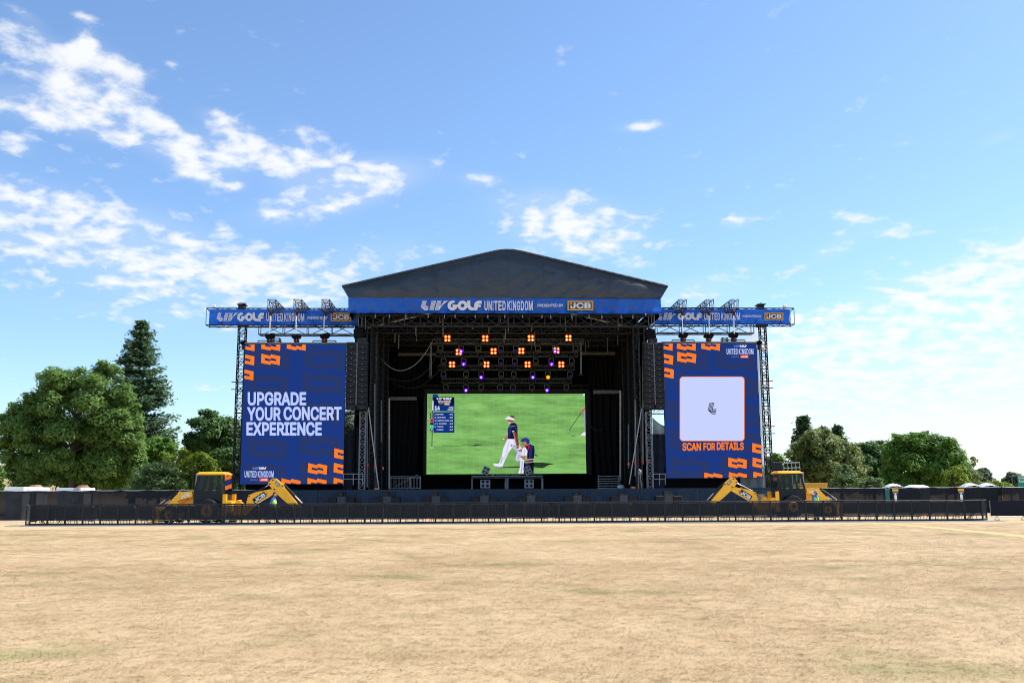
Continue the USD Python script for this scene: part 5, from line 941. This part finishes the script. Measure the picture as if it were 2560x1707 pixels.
# ------------------------------------------------------------------ backhoe loaders
def backhoe(label, loc, rz, sgn, sc):
    t = thing('backhoe_loader', label, 'backhoe loader', loc, rz, group='yellow backhoe loaders beside the stage', scale=(sc, sc, sc))
    def C(x, y): x = x-78 if x > 1190 else x; return (sgn*(x*.004464-3.775), 3.85-y*.004464)
    def P(pts): return Polygon([C(x, y) for x, y in pts]).buffer(0)
    def ext(name, pts, y0, y1, m, par_=None, r=0): 
        s = P(pts) if isinstance(pts, list) else pts
        if r: s = s.buffer(-r).buffer(r, quad_segs=4)
        return obj(name, MB().prism(s, y1, y0), m, par_ or t, smooth=30)
    # chassis, engine hood, cab
    ext('chassis', [(300, 640), (1120, 620), (1120, 720), (300, 720)], -.45, .45, 'machine_black'); hood = ext('hood', [(330, 500), (400, 445), (590, 420), (590, 640), (330, 640)], -.46, .46, 'machine_yellow', r=.05)
    for k in range(5): x, z = C(345, 520+22*k); obj('grille_slat', MB().box(min(x, x-sgn*.03), max(x, x-sgn*.03), -.36, .36, z-.03, z+.02), 'machine_black', hood)
    obj('exhaust_pipe', MB().tube((C(585, 420)[0], -.4, C(585, 430)[1]), (C(592, 205)[0], -.4, C(592, 205)[1]), .045, 10).tube((C(592, 205)[0], -.4, C(592, 205)[1]), (C(588, 195)[0], -.42, C(588, 195)[1]), .05, 10), 'grey_steel', t)
    side = P([(645, 205), (1000, 205), (1012, 440), (1005, 480), (1005, 600), (960, 590), (890, 545), (800, 530), (730, 560), (700, 600), (590, 600), (590, 425)])
    wins = [P([(665, 218), (797, 216), (792, 478), (740, 470), (612, 442)]).buffer(-.02), P([(842, 216), (985, 218), (1000, 466), (832, 458)]).buffer(-.02)]
    fr = side
    for w in wins: fr = fr.difference(w)
    for y0, y1 in ((-.80, -.74), (.74, .80)): obj('cab_side', MB().prism(fr, y1, y0), 'machine_black', t, smooth=30)
    for w in wins:
        for y in (-.77, .77): obj('window', MB().prism(w, y+.006, y-.006), 'glass', t)
    a, b = C(650, 210), C(600, 440); obj('windscreen', MB().quad((a[0], -.72, a[1]), (a[0], .72, a[1]), (b[0], .72, b[1]), (b[0], -.72, b[1])), 'glass', t)
    a, b = C(997, 215), C(1009, 430); obj('rear_window', MB().quad((a[0], -.72, a[1]), (a[0], .72, a[1]), (b[0], .72, b[1]), (b[0], -.72, b[1])), 'glass', t)
    a, b = C(592, 430), C(600, 600); obj('cab_front', MB().box(min(a[0], b[0]), max(a[0], b[0])+.04, -.74, .74, b[1], a[1]), 'machine_black', t); a, b = C(985, 480), C(1008, 430); obj('cab_rear', MB().box(min(a[0], b[0]), max(a[0], b[0]), -.74, .74, C(0, 600)[1], a[1]), 'machine_black', t)
    obj('cab_floor', MB().box(min(C(600, 0)[0], C(1000, 0)[0]), max(C(600, 0)[0], C(1000, 0)[0]), -.73, .73, C(0, 640)[1], C(0, 590)[1]), 'machine_black', t)
    x0, x1 = sorted((C(622, 0)[0], C(1003, 0)[0])); z = C(0, 215)[1]
    rf = manifold3d.Manifold.hull_points(np.array([(x, y, zz_) for x, y, zz_ in [(x0+.02, -.84, z), (x1-.02, -.84, z), (x0+.02, .84, z), (x1-.02, .84, z), (x0, -.86, z+.09), (x1, -.86, z+.07), (x0, .86, z+.09), (x1, .86, z+.07), (x0+.15, -.72, z+.19), (x1-.2, -.72, z+.19), (x0+.15, .72, z+.19), (x1-.2, .72, z+.19)]]))
    obj('cab_roof', rf, 'machine_yellow', t)
    xs_, zs_ = C(880, 500); obj('seat', MB().rbox(xs_-.25, xs_+.25, -.25, .25, zs_-.1, zs_+.08, .05).rbox(xs_+sgn*.2-.08, xs_+sgn*.2+.08, -.25, .25, zs_, zs_+.75, .05), 'rubber', t)
    xs_, zs_ = C(735, 395); obj('steering_wheel', MB().path([(xs_+.18*math.cos(k/10*2*math.pi)*.5, .2*math.sin(k/10*2*math.pi), zs_+.18*math.cos(k/10*2*math.pi)*.8) for k in range(11)], .018, 5).tube((xs_, 0, zs_), (xs_-sgn*.12, 0, zs_-.45), .03, 6), 'rubber', t)
    # wheels
    for nm, cx_, cz_, R, rim, w, yy in (('rear_wheel', C(800, 0)[0], .74, .74, .37, .44, .98), ('front_wheel', C(285, 0)[0], .52, .52, .28, .32, .92)):
        for s in (-1, 1):
            n_ = 28; prof = [(rim, -w/2*.8), (R*.86, -w/2), (R*.97, -w/2*.8), (R, -w/2*.4), (R, w/2*.4), (R*.97, w/2*.8), (R*.86, w/2), (rim, w/2*.8)]; v, f = [], []
            for k in range(n_):
                a = k/n_*2*math.pi; lug = 1.0 if k % 2 else .965
                for r_, y_ in prof: rr_ = r_*(lug if r_ > R*.9 else 1); v.append((cx_+rr_*math.cos(a), s*yy+y_, cz_+rr_*math.sin(a)))
            m_ = len(prof)
            for k in range(n_):
                for j in range(m_): f.append((k*m_+j, k*m_+(j+1) % m_, ((k+1) % n_)*m_+(j+1) % m_, ((k+1) % n_)*m_+j))
            wp = obj('wheel', MB().add(v, f), 'rubber', t, smooth=30)
            obj('rim', MB().tube((cx_, s*(yy-w*.3), cz_), (cx_, s*(yy+w*.36), cz_), rim, 20, rim*.92), 'machine_yellow', wp); obj('hub', MB().tube((cx_, s*(yy+w*.36), cz_), (cx_, s*(yy+w*.44), cz_), rim*.35, 10), 'machine_black', wp)
    # front loader
    for s in (-1, 1):
        y0, y1 = (s*.62, s*.76) if s > 0 else (-.76, -.62)
        ext('loader_arm', [(575, 500), (560, 432), (420, 440), (385, 432), (365, 470), (250, 590), (130, 760), (90, 800), (130, 835), (190, 790), (300, 660), (400, 590), (470, 560)], y0, y1, 'machine_yellow', r=.03)
        for dx, dy in ((0, 0), (70, 0)):
            a, b, c_ = C(345+dx*.6, 455), C(200+dx, 548), C(125+dx, 603); obj('loader_ram', MB().tube((a[0], s*.69, a[1]), (b[0], s*.69, b[1]), .055, 8), 'machine_black', t); obj('ram_rod', MB().tube((b[0], s*.69, b[1]), (c_[0], s*.69, c_[1]), .03, 8), 'chrome', t)
    bs = P([(175, 700), (150, 845), (20, 850), (60, 825), (120, 800), (120, 720), (95, 640), (130, 650)]); bk = obj('loader_bucket', MB().prism(bs, 1.1, -1.1), 'machine_yellow', t)
    for k in range(7): x, z_ = C(30, 848); y_ = -.95+1.9*k/6; obj('tooth', MB().box(min(x, x-sgn*.12), max(x, x-sgn*.12), y_-.04, y_+.04, z_-.02, z_+.03), 'grey_steel', bk)
    # rear: slide frame, stabilisers, boom, dipper, bucket
    for s in (-1, 1):
        ext('stabiliser', [(1003, 475), (1053, 475), (1053, 770), (1003, 770)], s*.95-.09, s*.95+.09, 'machine_yellow'); x, _z = C(1028, 0); obj('stabiliser_foot', MB().rbox(x-.22, x+.22, s*.95-.2, s*.95+.2, .0, .12, .02).box(x-.07, x+.07, s*.95-.07, s*.95+.07, .1, .5), 'machine_black', t)
    ext('slide_frame', [(1000, 560), (1120, 575), (1120, 720), (1000, 720)], -.95, .95, 'machine_yellow'); ext('swing_post', [(1110, 575), (1185, 575), (1300, 600), (1310, 740), (1185, 760), (1110, 720)], -.18, .18, 'machine_yellow', r=.02)
    ext('hose_bracket', [(1215, 575), (1240, 552), (1265, 560), (1240, 580)], -.3, .3, 'machine_yellow')
    bm = ext('boom', [(1290, 745), (1340, 640), (1372, 490), (1480, 448), (1680, 408), (1730, 425), (1735, 465), (1640, 520), (1500, 600), (1390, 700), (1330, 770)], -.15, .15, 'machine_yellow', r=.04)
    dp = ext('dipper', [(1632, 330), (1690, 262), (1740, 265), (1838, 345), (1865, 400), (2040, 600), (2075, 660), (2030, 690), (1985, 660), (1895, 590), (1722, 442)], -.12, .12, 'machine_yellow', r=.05)
    for x, y in ((1703, 285), (1660, 338), (1728, 412), (1836, 368), (1625, 472), (1385, 505), (2045, 650)): c_ = C(x, y); obj('pin', MB().tube((c_[0], -.17, c_[1]), (c_[0], .17, c_[1]), .04, 10), 'machine_black', t)
    def ram(p, q, r_, rod): 
        a, b = C(*p), C(*q); obj('ram', MB().tube((a[0], 0, a[1]), (b[0], 0, b[1]), .055, 8), 'machine_black', t); c_ = C(*r_); obj('ram_rod', MB().tube((b[0], 0, b[1]), (c_[0], 0, c_[1]), .035, 8), 'chrome', t)
    ram((1850, 345), (2010, 500), (2110, 600), 1); ram((1420, 470), (1600, 378), (1645, 350), 1)
    for d in (0, 14): obj('hose', MB().path([(C(x, y+d)[0], .05-d*.01, C(x, y+d)[1]) for x, y in ((1790, 320), (1850, 400), (1900, 455), (1960, 530))], .02, 5), 'rubber', t)
    ext('digger_bucket', [(2070, 640), (2110, 660), (2090, 760), (2020, 835), (1930, 830), (1890, 770), (1950, 790), (2010, 770), (2035, 700)], -.3, .3, 'machine_black')
    # decals
    def decal(s, cx_, cy_, w, h, ang, y, m, parent=t, e=0):
        q = fit(s, -w/2, w/2, -h/2, h/2); q = affinity.rotate(q, ang*sgn, origin=(0, 0)); c_ = C(cx_, cy_); obj('lettering' if m != 'decal_red' and m != 'decal_black' else 'decal', MB().prism(affinity.translate(q, *c_), y-e, y-e-.004), m, parent)
    J = text_shape('JCB', True, .03)
    decal(sbox(0, 0, 1, 1), 1528, 525, .86, .34, 34, -.152, 'decal_black'); decal(J, 1530, 527, .74, .25, 34, -.152, 'decal_white', e=.006)
    decal(J, 472, 492, .54, .19, 20, -.762, 'decal_white'); decal(sbox(0, 0, 1, 1), 452, 548, .70, .08, 18, -.762, 'decal_red')
    decal(sbox(0, 0, 1, 1), 1768, 340, .34, .17, -48, -.122, 'decal_black'); decal(text_shape('3DX', True, .02), 1768, 340, .27, .12, -48 if sgn > 0 else -48, -.122, 'decal_white', e=.006)
    return t
qL = along(538, 59.8); qL[2] = 0; backhoe('yellow and black backhoe loader parked left of the stage under the blue screen', qL+np.array([0, 0, 0]), -YAW, 1, 1.0)
qR = along(1966, 65.6); qR[2] = 0; backhoe('yellow and black backhoe loader parked right of the stage, boom pointing left', qR, -YAW, -1, 1.0)

# ------------------------------------------------------------------ two stewards behind the barrier
def limbs(chains, h=.02, it=3, up=None):
    out = manifold3d.Manifold()
    for ch in chains:
        for (p, r1), (q, r2) in zip(ch[:-1], ch[1:]):
            a = manifold3d.Manifold.sphere(r1, 14).translate(p); b = manifold3d.Manifold.sphere(r2, 14).translate(q); out = out + manifold3d.Manifold.batch_hull([a, b])
    m = out.refine_to_length(h).to_mesh(); tm = trimesh.Trimesh(m.vert_properties[:, :3], m.tri_verts); trimesh.smoothing.filter_taubin(tm, iterations=it); return (np.array(tm.vertices), np.array(tm.faces))
def person(label, loc, rz, J, bald=False, vest='hivis', top='blue_cloth'):
    t = thing('person', label, 'person', loc, rz); V = lambda *a: np.array(a, float)
    hd = J['head']; nk = J['neck']; ch = J['chest']; pv = J['pelvis']
    core = [[(hd+V(0, 0, .045), .098), (hd+V(.02, 0, -.045), .075)], [(hd+V(.07, 0, -.06), .04), (hd+V(.02, 0, -.09), .05)], [(hd+V(-.01, 0, -.06), .06), (nk, .06)], [(hd+V(.085, 0, .0), .022), (hd+V(.115, 0, -.03), .014)],
            [(hd+V(.01, .10, -.01), .02), (hd+V(.01, .10, -.04), .015)], [(hd+V(.01, -.10, -.01), .02), (hd+V(.01, -.10, -.04), .015)],
            [(nk, .065), (ch, .12), (pv, .12)], [(ch+V(0, .13, .06), .06), (ch+V(0, -.13, .06), .06)]]
    for s in ('l', 'r'):
        sh, el, wr, hp, kn, an = (J[k+s] for k in ('sh', 'el', 'wr', 'hp', 'kn', 'an'))
        core += [[(ch, .09), (sh, .06), (el, .043), (wr, .03)], [(hp, .09), (kn, .06), (an, .042)]]
        d = (wr-el)/np.linalg.norm(wr-el); side = np.cross(d, V(0, 1, 0)); side /= max(1e-6, np.linalg.norm(side)); pa_ = wr+d*.09; core.append([(wr, .03), (pa_, .034)])
        yv = np.cross(d, side)
        for k in range(4): o = side*(-.027+.018*k); L = (.068, .08, .076, .06)[k]; core.append([(wr+d*.08+o, .010), (pa_+o+d*L*.5, .009), (pa_+o+d*L+yv*.025, .008)])
        core.append([(wr+d*.03+side*.03, .012), (wr+d*.06+side*.055, .010), (wr+d*.10+side*.058, .009)])
    obj('body', limbs(core, .016, 3), 'skin', t, smooth=True)
    leg = []; arm = []
    for s in ('l', 'r'): leg += [[(J['hp'+s], .115), (J['kn'+s], .082), (J['an'+s]+V(0, 0, .03), .068)], [(pv, .135), (J['hp'+s], .115)]]; arm += [[(ch, .12), (J['sh'+s], .075), ((J['el'+s]+J['sh'+s])/2-(J['sh'+s]-J['el'+s])*.15, .062)]]
    obj('trousers', limbs(leg, .03), 'navy_cloth', t, smooth=True); obj('shirt', limbs(arm+[[(nk-V(0, 0, .03), .085), (ch, .155), (pv+V(0, 0, .05), .15)]], .03), top, t, smooth=True)
    obj('vest', limbs([[(ch+V(0, .12, .09), .075), (ch+V(0, .05, -.05), .16), (pv+V(0, .03, .0), .155)], [(ch+V(0, -.12, .09), .075), (ch+V(0, -.05, -.05), .16), (pv+V(0, -.03, .0), .155)]], .03), vest, t, smooth=True)
    for z in (-.12, -.24): obj('reflective_band', limbs([[(ch+V(0, .055, z), .163), (ch+V(0, -.055, z), .163)]], .06, 1) if False else MB().add(*[q for q in (lambda m: (np.array(m.vertices)*np.array((.175, .23, .022))+ch+V(0, 0, z), m.faces))(trimesh.creation.cylinder(1.0, 2.0, sections=24))]), 'white_panel', t, smooth=30)
    if bald: obj('beard', limbs([[(hd+V(.06, .045, -.07), .03), (hd+V(.085, 0, -.085), .036), (hd+V(.06, -.045, -.07), .03)]], .02), 'hair', t, smooth=True); obj('hair', limbs([[(hd+V(-.06, .06, .02), .05), (hd+V(-.07, 0, .03), .06), (hd+V(-.06, -.06, .02), .05)]], .02), 'hair', t, smooth=True)
    else: obj('hair', limbs([[(hd+V(-.02, 0, .085), .095), (hd+V(-.06, 0, .0), .085)], [(hd+V(.04, 0, .12), .06), (hd+V(-.02, 0, .09), .09)]], .02), 'hair', t, smooth=True); obj('beard', limbs([[(hd+V(.05, .05, -.075), .03), (hd+V(.08, 0, -.095), .034), (hd+V(.05, -.05, -.075), .03)]], .02), 'hair', t, smooth=True)
    for s in ('l', 'r'):
        a = J['an'+s]; obj('shoe', limbs([[(a+V(-.05, 0, -.035), .045), (a+V(.14, 0, -.045), .038)]], .02), 'shoe', t, smooth=True)
        for y in (1,): 
            pass
    for y in (-.038, .038): obj('eye', MB().ball(hd+V(.088, y, .0), .013, 1), 'decal_black', t)
    obj('mouth', MB().box(*(hd[0]+.085, hd[0]+.108), -.022, .022, hd[2]-.068, hd[2]-.06), 'decal_red', t)
    return t
V3 = lambda *a: np.array(a, float)
Jw = dict(head=V3(.06, 0, 1.66), neck=V3(.02, 0, 1.50), chest=V3(0, 0, 1.30), pelvis=V3(0, 0, .96), shl=V3(0, .18, 1.42), shr=V3(0, -.18, 1.42), ell=V3(.10, .23, 1.15), elr=V3(-.12, -.23, 1.15), wrl=V3(.28, .21, .96), wrr=V3(-.02, -.22, .92), hpl=V3(0, .09, .93), hpr=V3(0, -.09, .93), knl=V3(.20, .09, .52), knr=V3(-.04, -.09, .50), anl=V3(.26, .09, .09), anr=V3(-.30, -.09, .13))
q = along(682, 58.2); q[2] = 0; person('person with beard in yellow green safety vest walking right behind the left barrier', q, -YAW-.15, Jw)
Js = dict(Jw); Js.update(head=V3(.05, 0, 1.64), ell=V3(.02, .25, 1.14), elr=V3(.02, -.25, 1.14), wrl=V3(.22, .14, 1.02), wrr=V3(.22, -.14, 1.04), knl=V3(.03, .10, .50), knr=V3(.02, -.10, .50), anl=V3(-.01, .11, .085), anr=V3(0, -.11, .085))
q = along(2042, 58.2); q[2] = 0; person('bald person in blue top and yellow safety vest standing behind the right barrier', q, -YAW-1.2, Js, True)

# ------------------------------------------------------------------ trees
def leaf_quads(P, Nn, size, rng):
    n = len(P); a = rng.normal(size=(n, 3)); a -= Nn*(a*Nn).sum(1, keepdims=True); a /= np.linalg.norm(a, axis=1, keepdims=True); b = np.cross(Nn, a); s = size*rng.uniform(.6, 1.35, (n, 1))
    v = np.stack([P-a*s*.5, P+b*s*.28, P+a*s*.55-Nn*s*.12, P-b*s*.28], 1).reshape(-1, 3); f = (np.arange(n)[:, None]*4+np.array([0, 1, 2, 3])).reshape(-1, 4); return v, f
def broadleaf(name, label, outline, D, leafm, nblob, rr_, leaf, seed, cat='tree', group=None, dens=1.0, trunk=None, depth=.8, cl=(.45, .9)):
    rng = np.random.default_rng(seed); poly = Polygon(outline).buffer(0); x0, y0, x1, y1 = poly.bounds; cx_ = poly.centroid.x if trunk is None else trunk
    base = along(cx_, D); base[2] = 0; t = thing(name, label, cat, base, 0, group=group); B = []
    tries = 0
    while len(B) < nblob and tries < 20000:
        tries += 1; p = Point(rng.uniform(x0, x1), rng.uniform(y0, y1))
        if not poly.contains(p): continue
        d = poly.exterior.distance(p); r = rng.uniform(*rr_)
        if d < r*.72: r = d/.72
        if r < rr_[0]*.5: continue
        wide = min(d*1.3, (x1-x0)*.5)*depth
        dd = rng.uniform(-1, 1)*wide/FPX*D
        c = atd(p.x, p.y, D+dd); B.append((c-base, r/FPX*D))
    for _ in range(int(nblob*.7)):                       # ragged sprays along the outline
        p = poly.exterior.interpolate(rng.uniform(0, poly.length)); r = rr_[0]*rng.uniform(.25, .55)
        if p.y > y1-14: continue
        q = Point(p.x+rng.normal()*r*.5, p.y+rng.normal()*r*.5); B.append((atd(q.x, q.y, D+rng.normal()*1.2)-base, r/FPX*D))
    P, Nn = [], []
    for c, r in B:
        k = max(5, int(26*(r/1.2)**2*dens)); u = rng.normal(size=(k, 3)); u /= np.linalg.norm(u, axis=1, keepdims=True); u[:, 2] = np.where(u[:, 2] < -.5, -u[:, 2], u[:, 2])
        cc = c+u*r*rng.uniform(.55, 1.03, (k, 1)); sz = rng.uniform(cl[0], cl[1], k)*min(1, r/1.0+.25)
        for q, w, uu in zip(cc, sz, u):
            m = int(42*(w/.65)**2)+6; e = rng.normal(size=(m, 3)); e /= np.linalg.norm(e, axis=1, keepdims=True); rad = rng.uniform(.35, 1, (m, 1))**.6
            P.append(q+e*rad*w*np.array([1, 1, .62])); nn = e*.55+uu*.55+np.array([0, 0, .5])+rng.normal(size=(m, 3))*.35; Nn.append(nn/np.linalg.norm(nn, axis=1, keepdims=True))
    P, Nn = np.vstack(P), np.vstack(Nn); keep = P[:, 2] > .15; v, f = leaf_quads(P[keep], Nn[keep], leaf, rng)
    obj('crown', (v, f), leafm, t)
    h = max(c[2] for c, r in B); tr = MB(); R = max(.06, h*.022); fork = np.array([0, 0, h*.28]); tr.tube((0, 0, -.1), fork, R*1.25, 9, R)
    top = np.array([rng.normal()*.3, rng.normal()*.3, h*.75]); tr.tube(fork, top, R, 8, R*.3)
    for c, r in B[:min(26, len(B))]:
        s = fork+(top-fork)*np.clip((c[2]-fork[2])/(top[2]-fork[2]+1e-6)*.6, 0, .9); m = (s+c)/2+np.array([0, 0, .25]); tr.tube(s, m, R*.35, 6, R*.22); tr.tube(m, c, R*.22, 5, R*.06)
    obj('trunk', tr, 'bark', t, smooth=30); return t
def conifer(name, label, px, ptop, pbase, halfw, D, seed, nlev, per, leaf=.42, bare=.0, asym=0, group=None):
    rng = np.random.default_rng(seed); base = along(px, D); base[2] = 0; base = atd(px, ptop, D); base[2] = 0; t = thing(name, label, 'tree', base, 0, group=group); H = atd(px, ptop, D)[2]; z0 = max(.3, atd(px, pbase, D)[2]); W = halfw/FPX*D
    obj('trunk', MB().tube((0, 0, -.1), (0, 0, H*.98), H*.018, 9, .02), 'bark', t); P, Nn = [], []; br = MB()
    for i in range(nlev):
        s = (i+rng.uniform(-.3, .3))/nlev; s = min(max(s, 0), .985); z = z0+(H-z0)*s; L0 = W*((1-s)**.74)*(1.0 if s > .12 else .85)*min(1, (1-s)*14)+.12
        for k in range(per):
            a = rng.uniform(0, 2*math.pi); L = L0*rng.uniform(.62, 1.12); dr = rng.uniform(-.05, .30)*(1-s)-.35*s; d = np.array([math.cos(a), math.sin(a), 0])
            n = max(3, int(L/.32)); pts = [np.array([0, 0, z])+d*L*u-np.array([0, 0, 1])*(dr*L*u-.22*L*u*u*(1-s)) for u in np.linspace(0, 1, n)]; br.tube(pts[0], pts[-1], .03+.012*L, 4, .01)
            sd_ = np.array([-d[1], d[0], 0])
            for j, p in enumerate(pts):
                u = j/(n-1)
                if u < .22 and L > 1.2: continue
                wdt = (.32+.22*L*(1-u)*u*2.2); m = int(7+6*wdt)
                o = rng.normal(size=(m, 3))*np.array([.2, .2, .1])+sd_*rng.uniform(-1, 1, (m, 1))*wdt; o[:, 2] -= np.abs(rng.normal(size=m))*.10
                P.append(p+o); nn = np.array([0, 0, 1.0])+d*.25+rng.normal(size=(m, 3))*.4; Nn.append(nn/np.linalg.norm(nn, axis=1, keepdims=True))
    P, Nn = np.vstack(P), np.vstack(Nn); v, f = leaf_quads(P, Nn, leaf, rng); obj('crown', (v, f), 'needle', t); obj('limbs', br, 'bark', t); return t
broadleaf('ash_tree', 'big light green ash tree at the left in front of the conifer', [(15, 1040), (55, 1015), (62, 1002), (100, 985), (98, 945), (135, 922), (180, 938), (235, 912), (285, 922), (318, 968), (340, 1010), (350, 1070), (345, 1130), (372, 1190), (370, 1240), (40, 1240), (22, 1190), (5, 1125), (8, 1080)], 88, 'leaf_ash', 115, (22, 42), .27, 11, dens=1.05, trunk=175)
conifer('conifer', 'tall dark green conifer behind the left ash tree', 355, 797, 1215, 126, 100, 21, 34, 17, .38)
broadleaf('round_tree', 'dark round topped tree between the conifer and the left tower', [(458, 1130), (470, 1080), (500, 1040), (528, 1026), (560, 1045), (590, 1060), (620, 1090), (640, 1230), (455, 1230)], 96, 'leaf_dark', 42, (20, 36), .36, 31)
broadleaf('yellow_shrub', 'yellow green shrub behind the left digger cab', [(412, 1190), (420, 1150), (455, 1128), (500, 1138), (535, 1150), (550, 1240), (415, 1240)], 78, 'leaf_yellow', 30, (15, 26), .24, 41, 'shrub')
broadleaf('green_bush', 'grey green bush left of the yellow green shrub', [(330, 1225), (345, 1175), (385, 1150), (425, 1165), (450, 1200), (460, 1245), (325, 1245)], 76, 'leaf_bush', 30, (14, 24), .24, 51, 'bush')
broadleaf('mid_bush', 'mid green bush at the foot of the tall conifer', [(335, 1180), (350, 1120), (390, 1095), (430, 1105), (450, 1150), (455, 1235), (330, 1235)], 92, 'leaf_oak', 26, (18, 30), .3, 61, 'bush')
broadleaf('edge_tree', 'bright green small tree cut by the left edge of the picture', [(-50, 1240), (-40, 1180), (-5, 1163), (14, 1185), (20, 1240)], 100, 'leaf_oak', 14, (12, 20), .3, 71)
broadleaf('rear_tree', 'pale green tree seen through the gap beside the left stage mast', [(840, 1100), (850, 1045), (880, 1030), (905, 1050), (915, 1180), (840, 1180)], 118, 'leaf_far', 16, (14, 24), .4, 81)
conifer('conifer', 'dark conifer standing alone behind the olive tree at the right', 2008, 1038, 1222, 52, 112, 91, 28, 9, .48)
conifer('conifer', 'small dark conifer tip left of centre behind the olive tree', 2057, 1062, 1222, 34, 118, 92, 22, 7, .5); conifer('conifer', 'dark ragged conifer at the right shoulder of the olive tree', 2093, 1062, 1222, 48, 120, 93, 24, 7, .5)
broadleaf('olive_tree', 'wide olive green willow like tree right of the stage', [(1955, 1180), (1972, 1140), (1995, 1118), (2020, 1085), (2045, 1078), (2075, 1085), (2095, 1108), (2125, 1115), (2150, 1140), (2165, 1190), (2175, 1235), (1955, 1235)], 92, 'leaf_olive', 70, (18, 34), .28, 101, cl=(.4, .8))
broadleaf('young_tree', 'small light green tree in front of the olive tree', [(2072, 1230), (2085, 1195), (2100, 1165), (2115, 1162), (2135, 1185), (2148, 1232)], 78, 'leaf_bush', 16, (11, 20), .24, 111)
broadleaf('dark_tree', 'dark green tree between the olive tree and the big oak', [(2140, 1145), (2150, 1118), (2185, 1110), (2215, 1115), (2235, 1150), (2240, 1235), (2140, 1235)], 104, 'leaf_dark', 34, (16, 30), .34, 121)
broadleaf('oak_tree', 'big broad green oak tree behind the toilets at the right', [(2212, 1170), (2222, 1110), (2250, 1095), (2280, 1088), (2315, 1084), (2345, 1100), (2380, 1112), (2400, 1140), (2412, 1190), (2415, 1235), (2215, 1235)], 95, 'leaf_oak', 75, (18, 34), .32, 131)
broadleaf('bush', 'pale bush in front of the dark tree at the right', [(2145, 1235), (2155, 1208), (2175, 1194), (2200, 1205), (2215, 1235)], 82, 'leaf_bush', 14, (10, 16), .24, 141, 'bush'); broadleaf('bright_bush', 'bright yellow green bush at the right foot of the oak', [(2365, 1235), (2370, 1180), (2392, 1165), (2412, 1190), (2418, 1235)], 90, 'leaf_yellow', 16, (11, 18), .26, 142, 'bush')
broadleaf('loose_tree', 'loose olive tree right behind the big oak', [(2390, 1230), (2395, 1150), (2412, 1138), (2430, 1150), (2442, 1170), (2440, 1235)], 106, 'leaf_olive', 18, (10, 20), .3, 151, dens=.6)
conifer('conifer', 'dark conifer tip above the right shoulder of the oak', 2356, 1096, 1222, 26, 116, 94, 18, 6, .5)
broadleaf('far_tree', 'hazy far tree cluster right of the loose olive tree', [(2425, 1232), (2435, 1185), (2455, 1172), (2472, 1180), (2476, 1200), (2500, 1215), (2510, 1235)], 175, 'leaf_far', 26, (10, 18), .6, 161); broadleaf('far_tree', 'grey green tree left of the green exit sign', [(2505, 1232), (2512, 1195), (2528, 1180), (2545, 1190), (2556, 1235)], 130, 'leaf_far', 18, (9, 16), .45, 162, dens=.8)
broadleaf('tower_tree', 'mid green tree behind the right rigging tower', [(1918, 1230), (1920, 1150), (1940, 1132), (1958, 1150), (1970, 1235)], 102, 'leaf_oak', 16, (11, 20), .3, 171)
broadleaf('low_hedge', 'low yellow green hedge beside the far tree at the right', [(2440, 1235), (2445, 1210), (2475, 1202), (2520, 1212), (2540, 1235)], 105, 'leaf_yellow', 18, (8, 13), .26, 181, 'hedge')
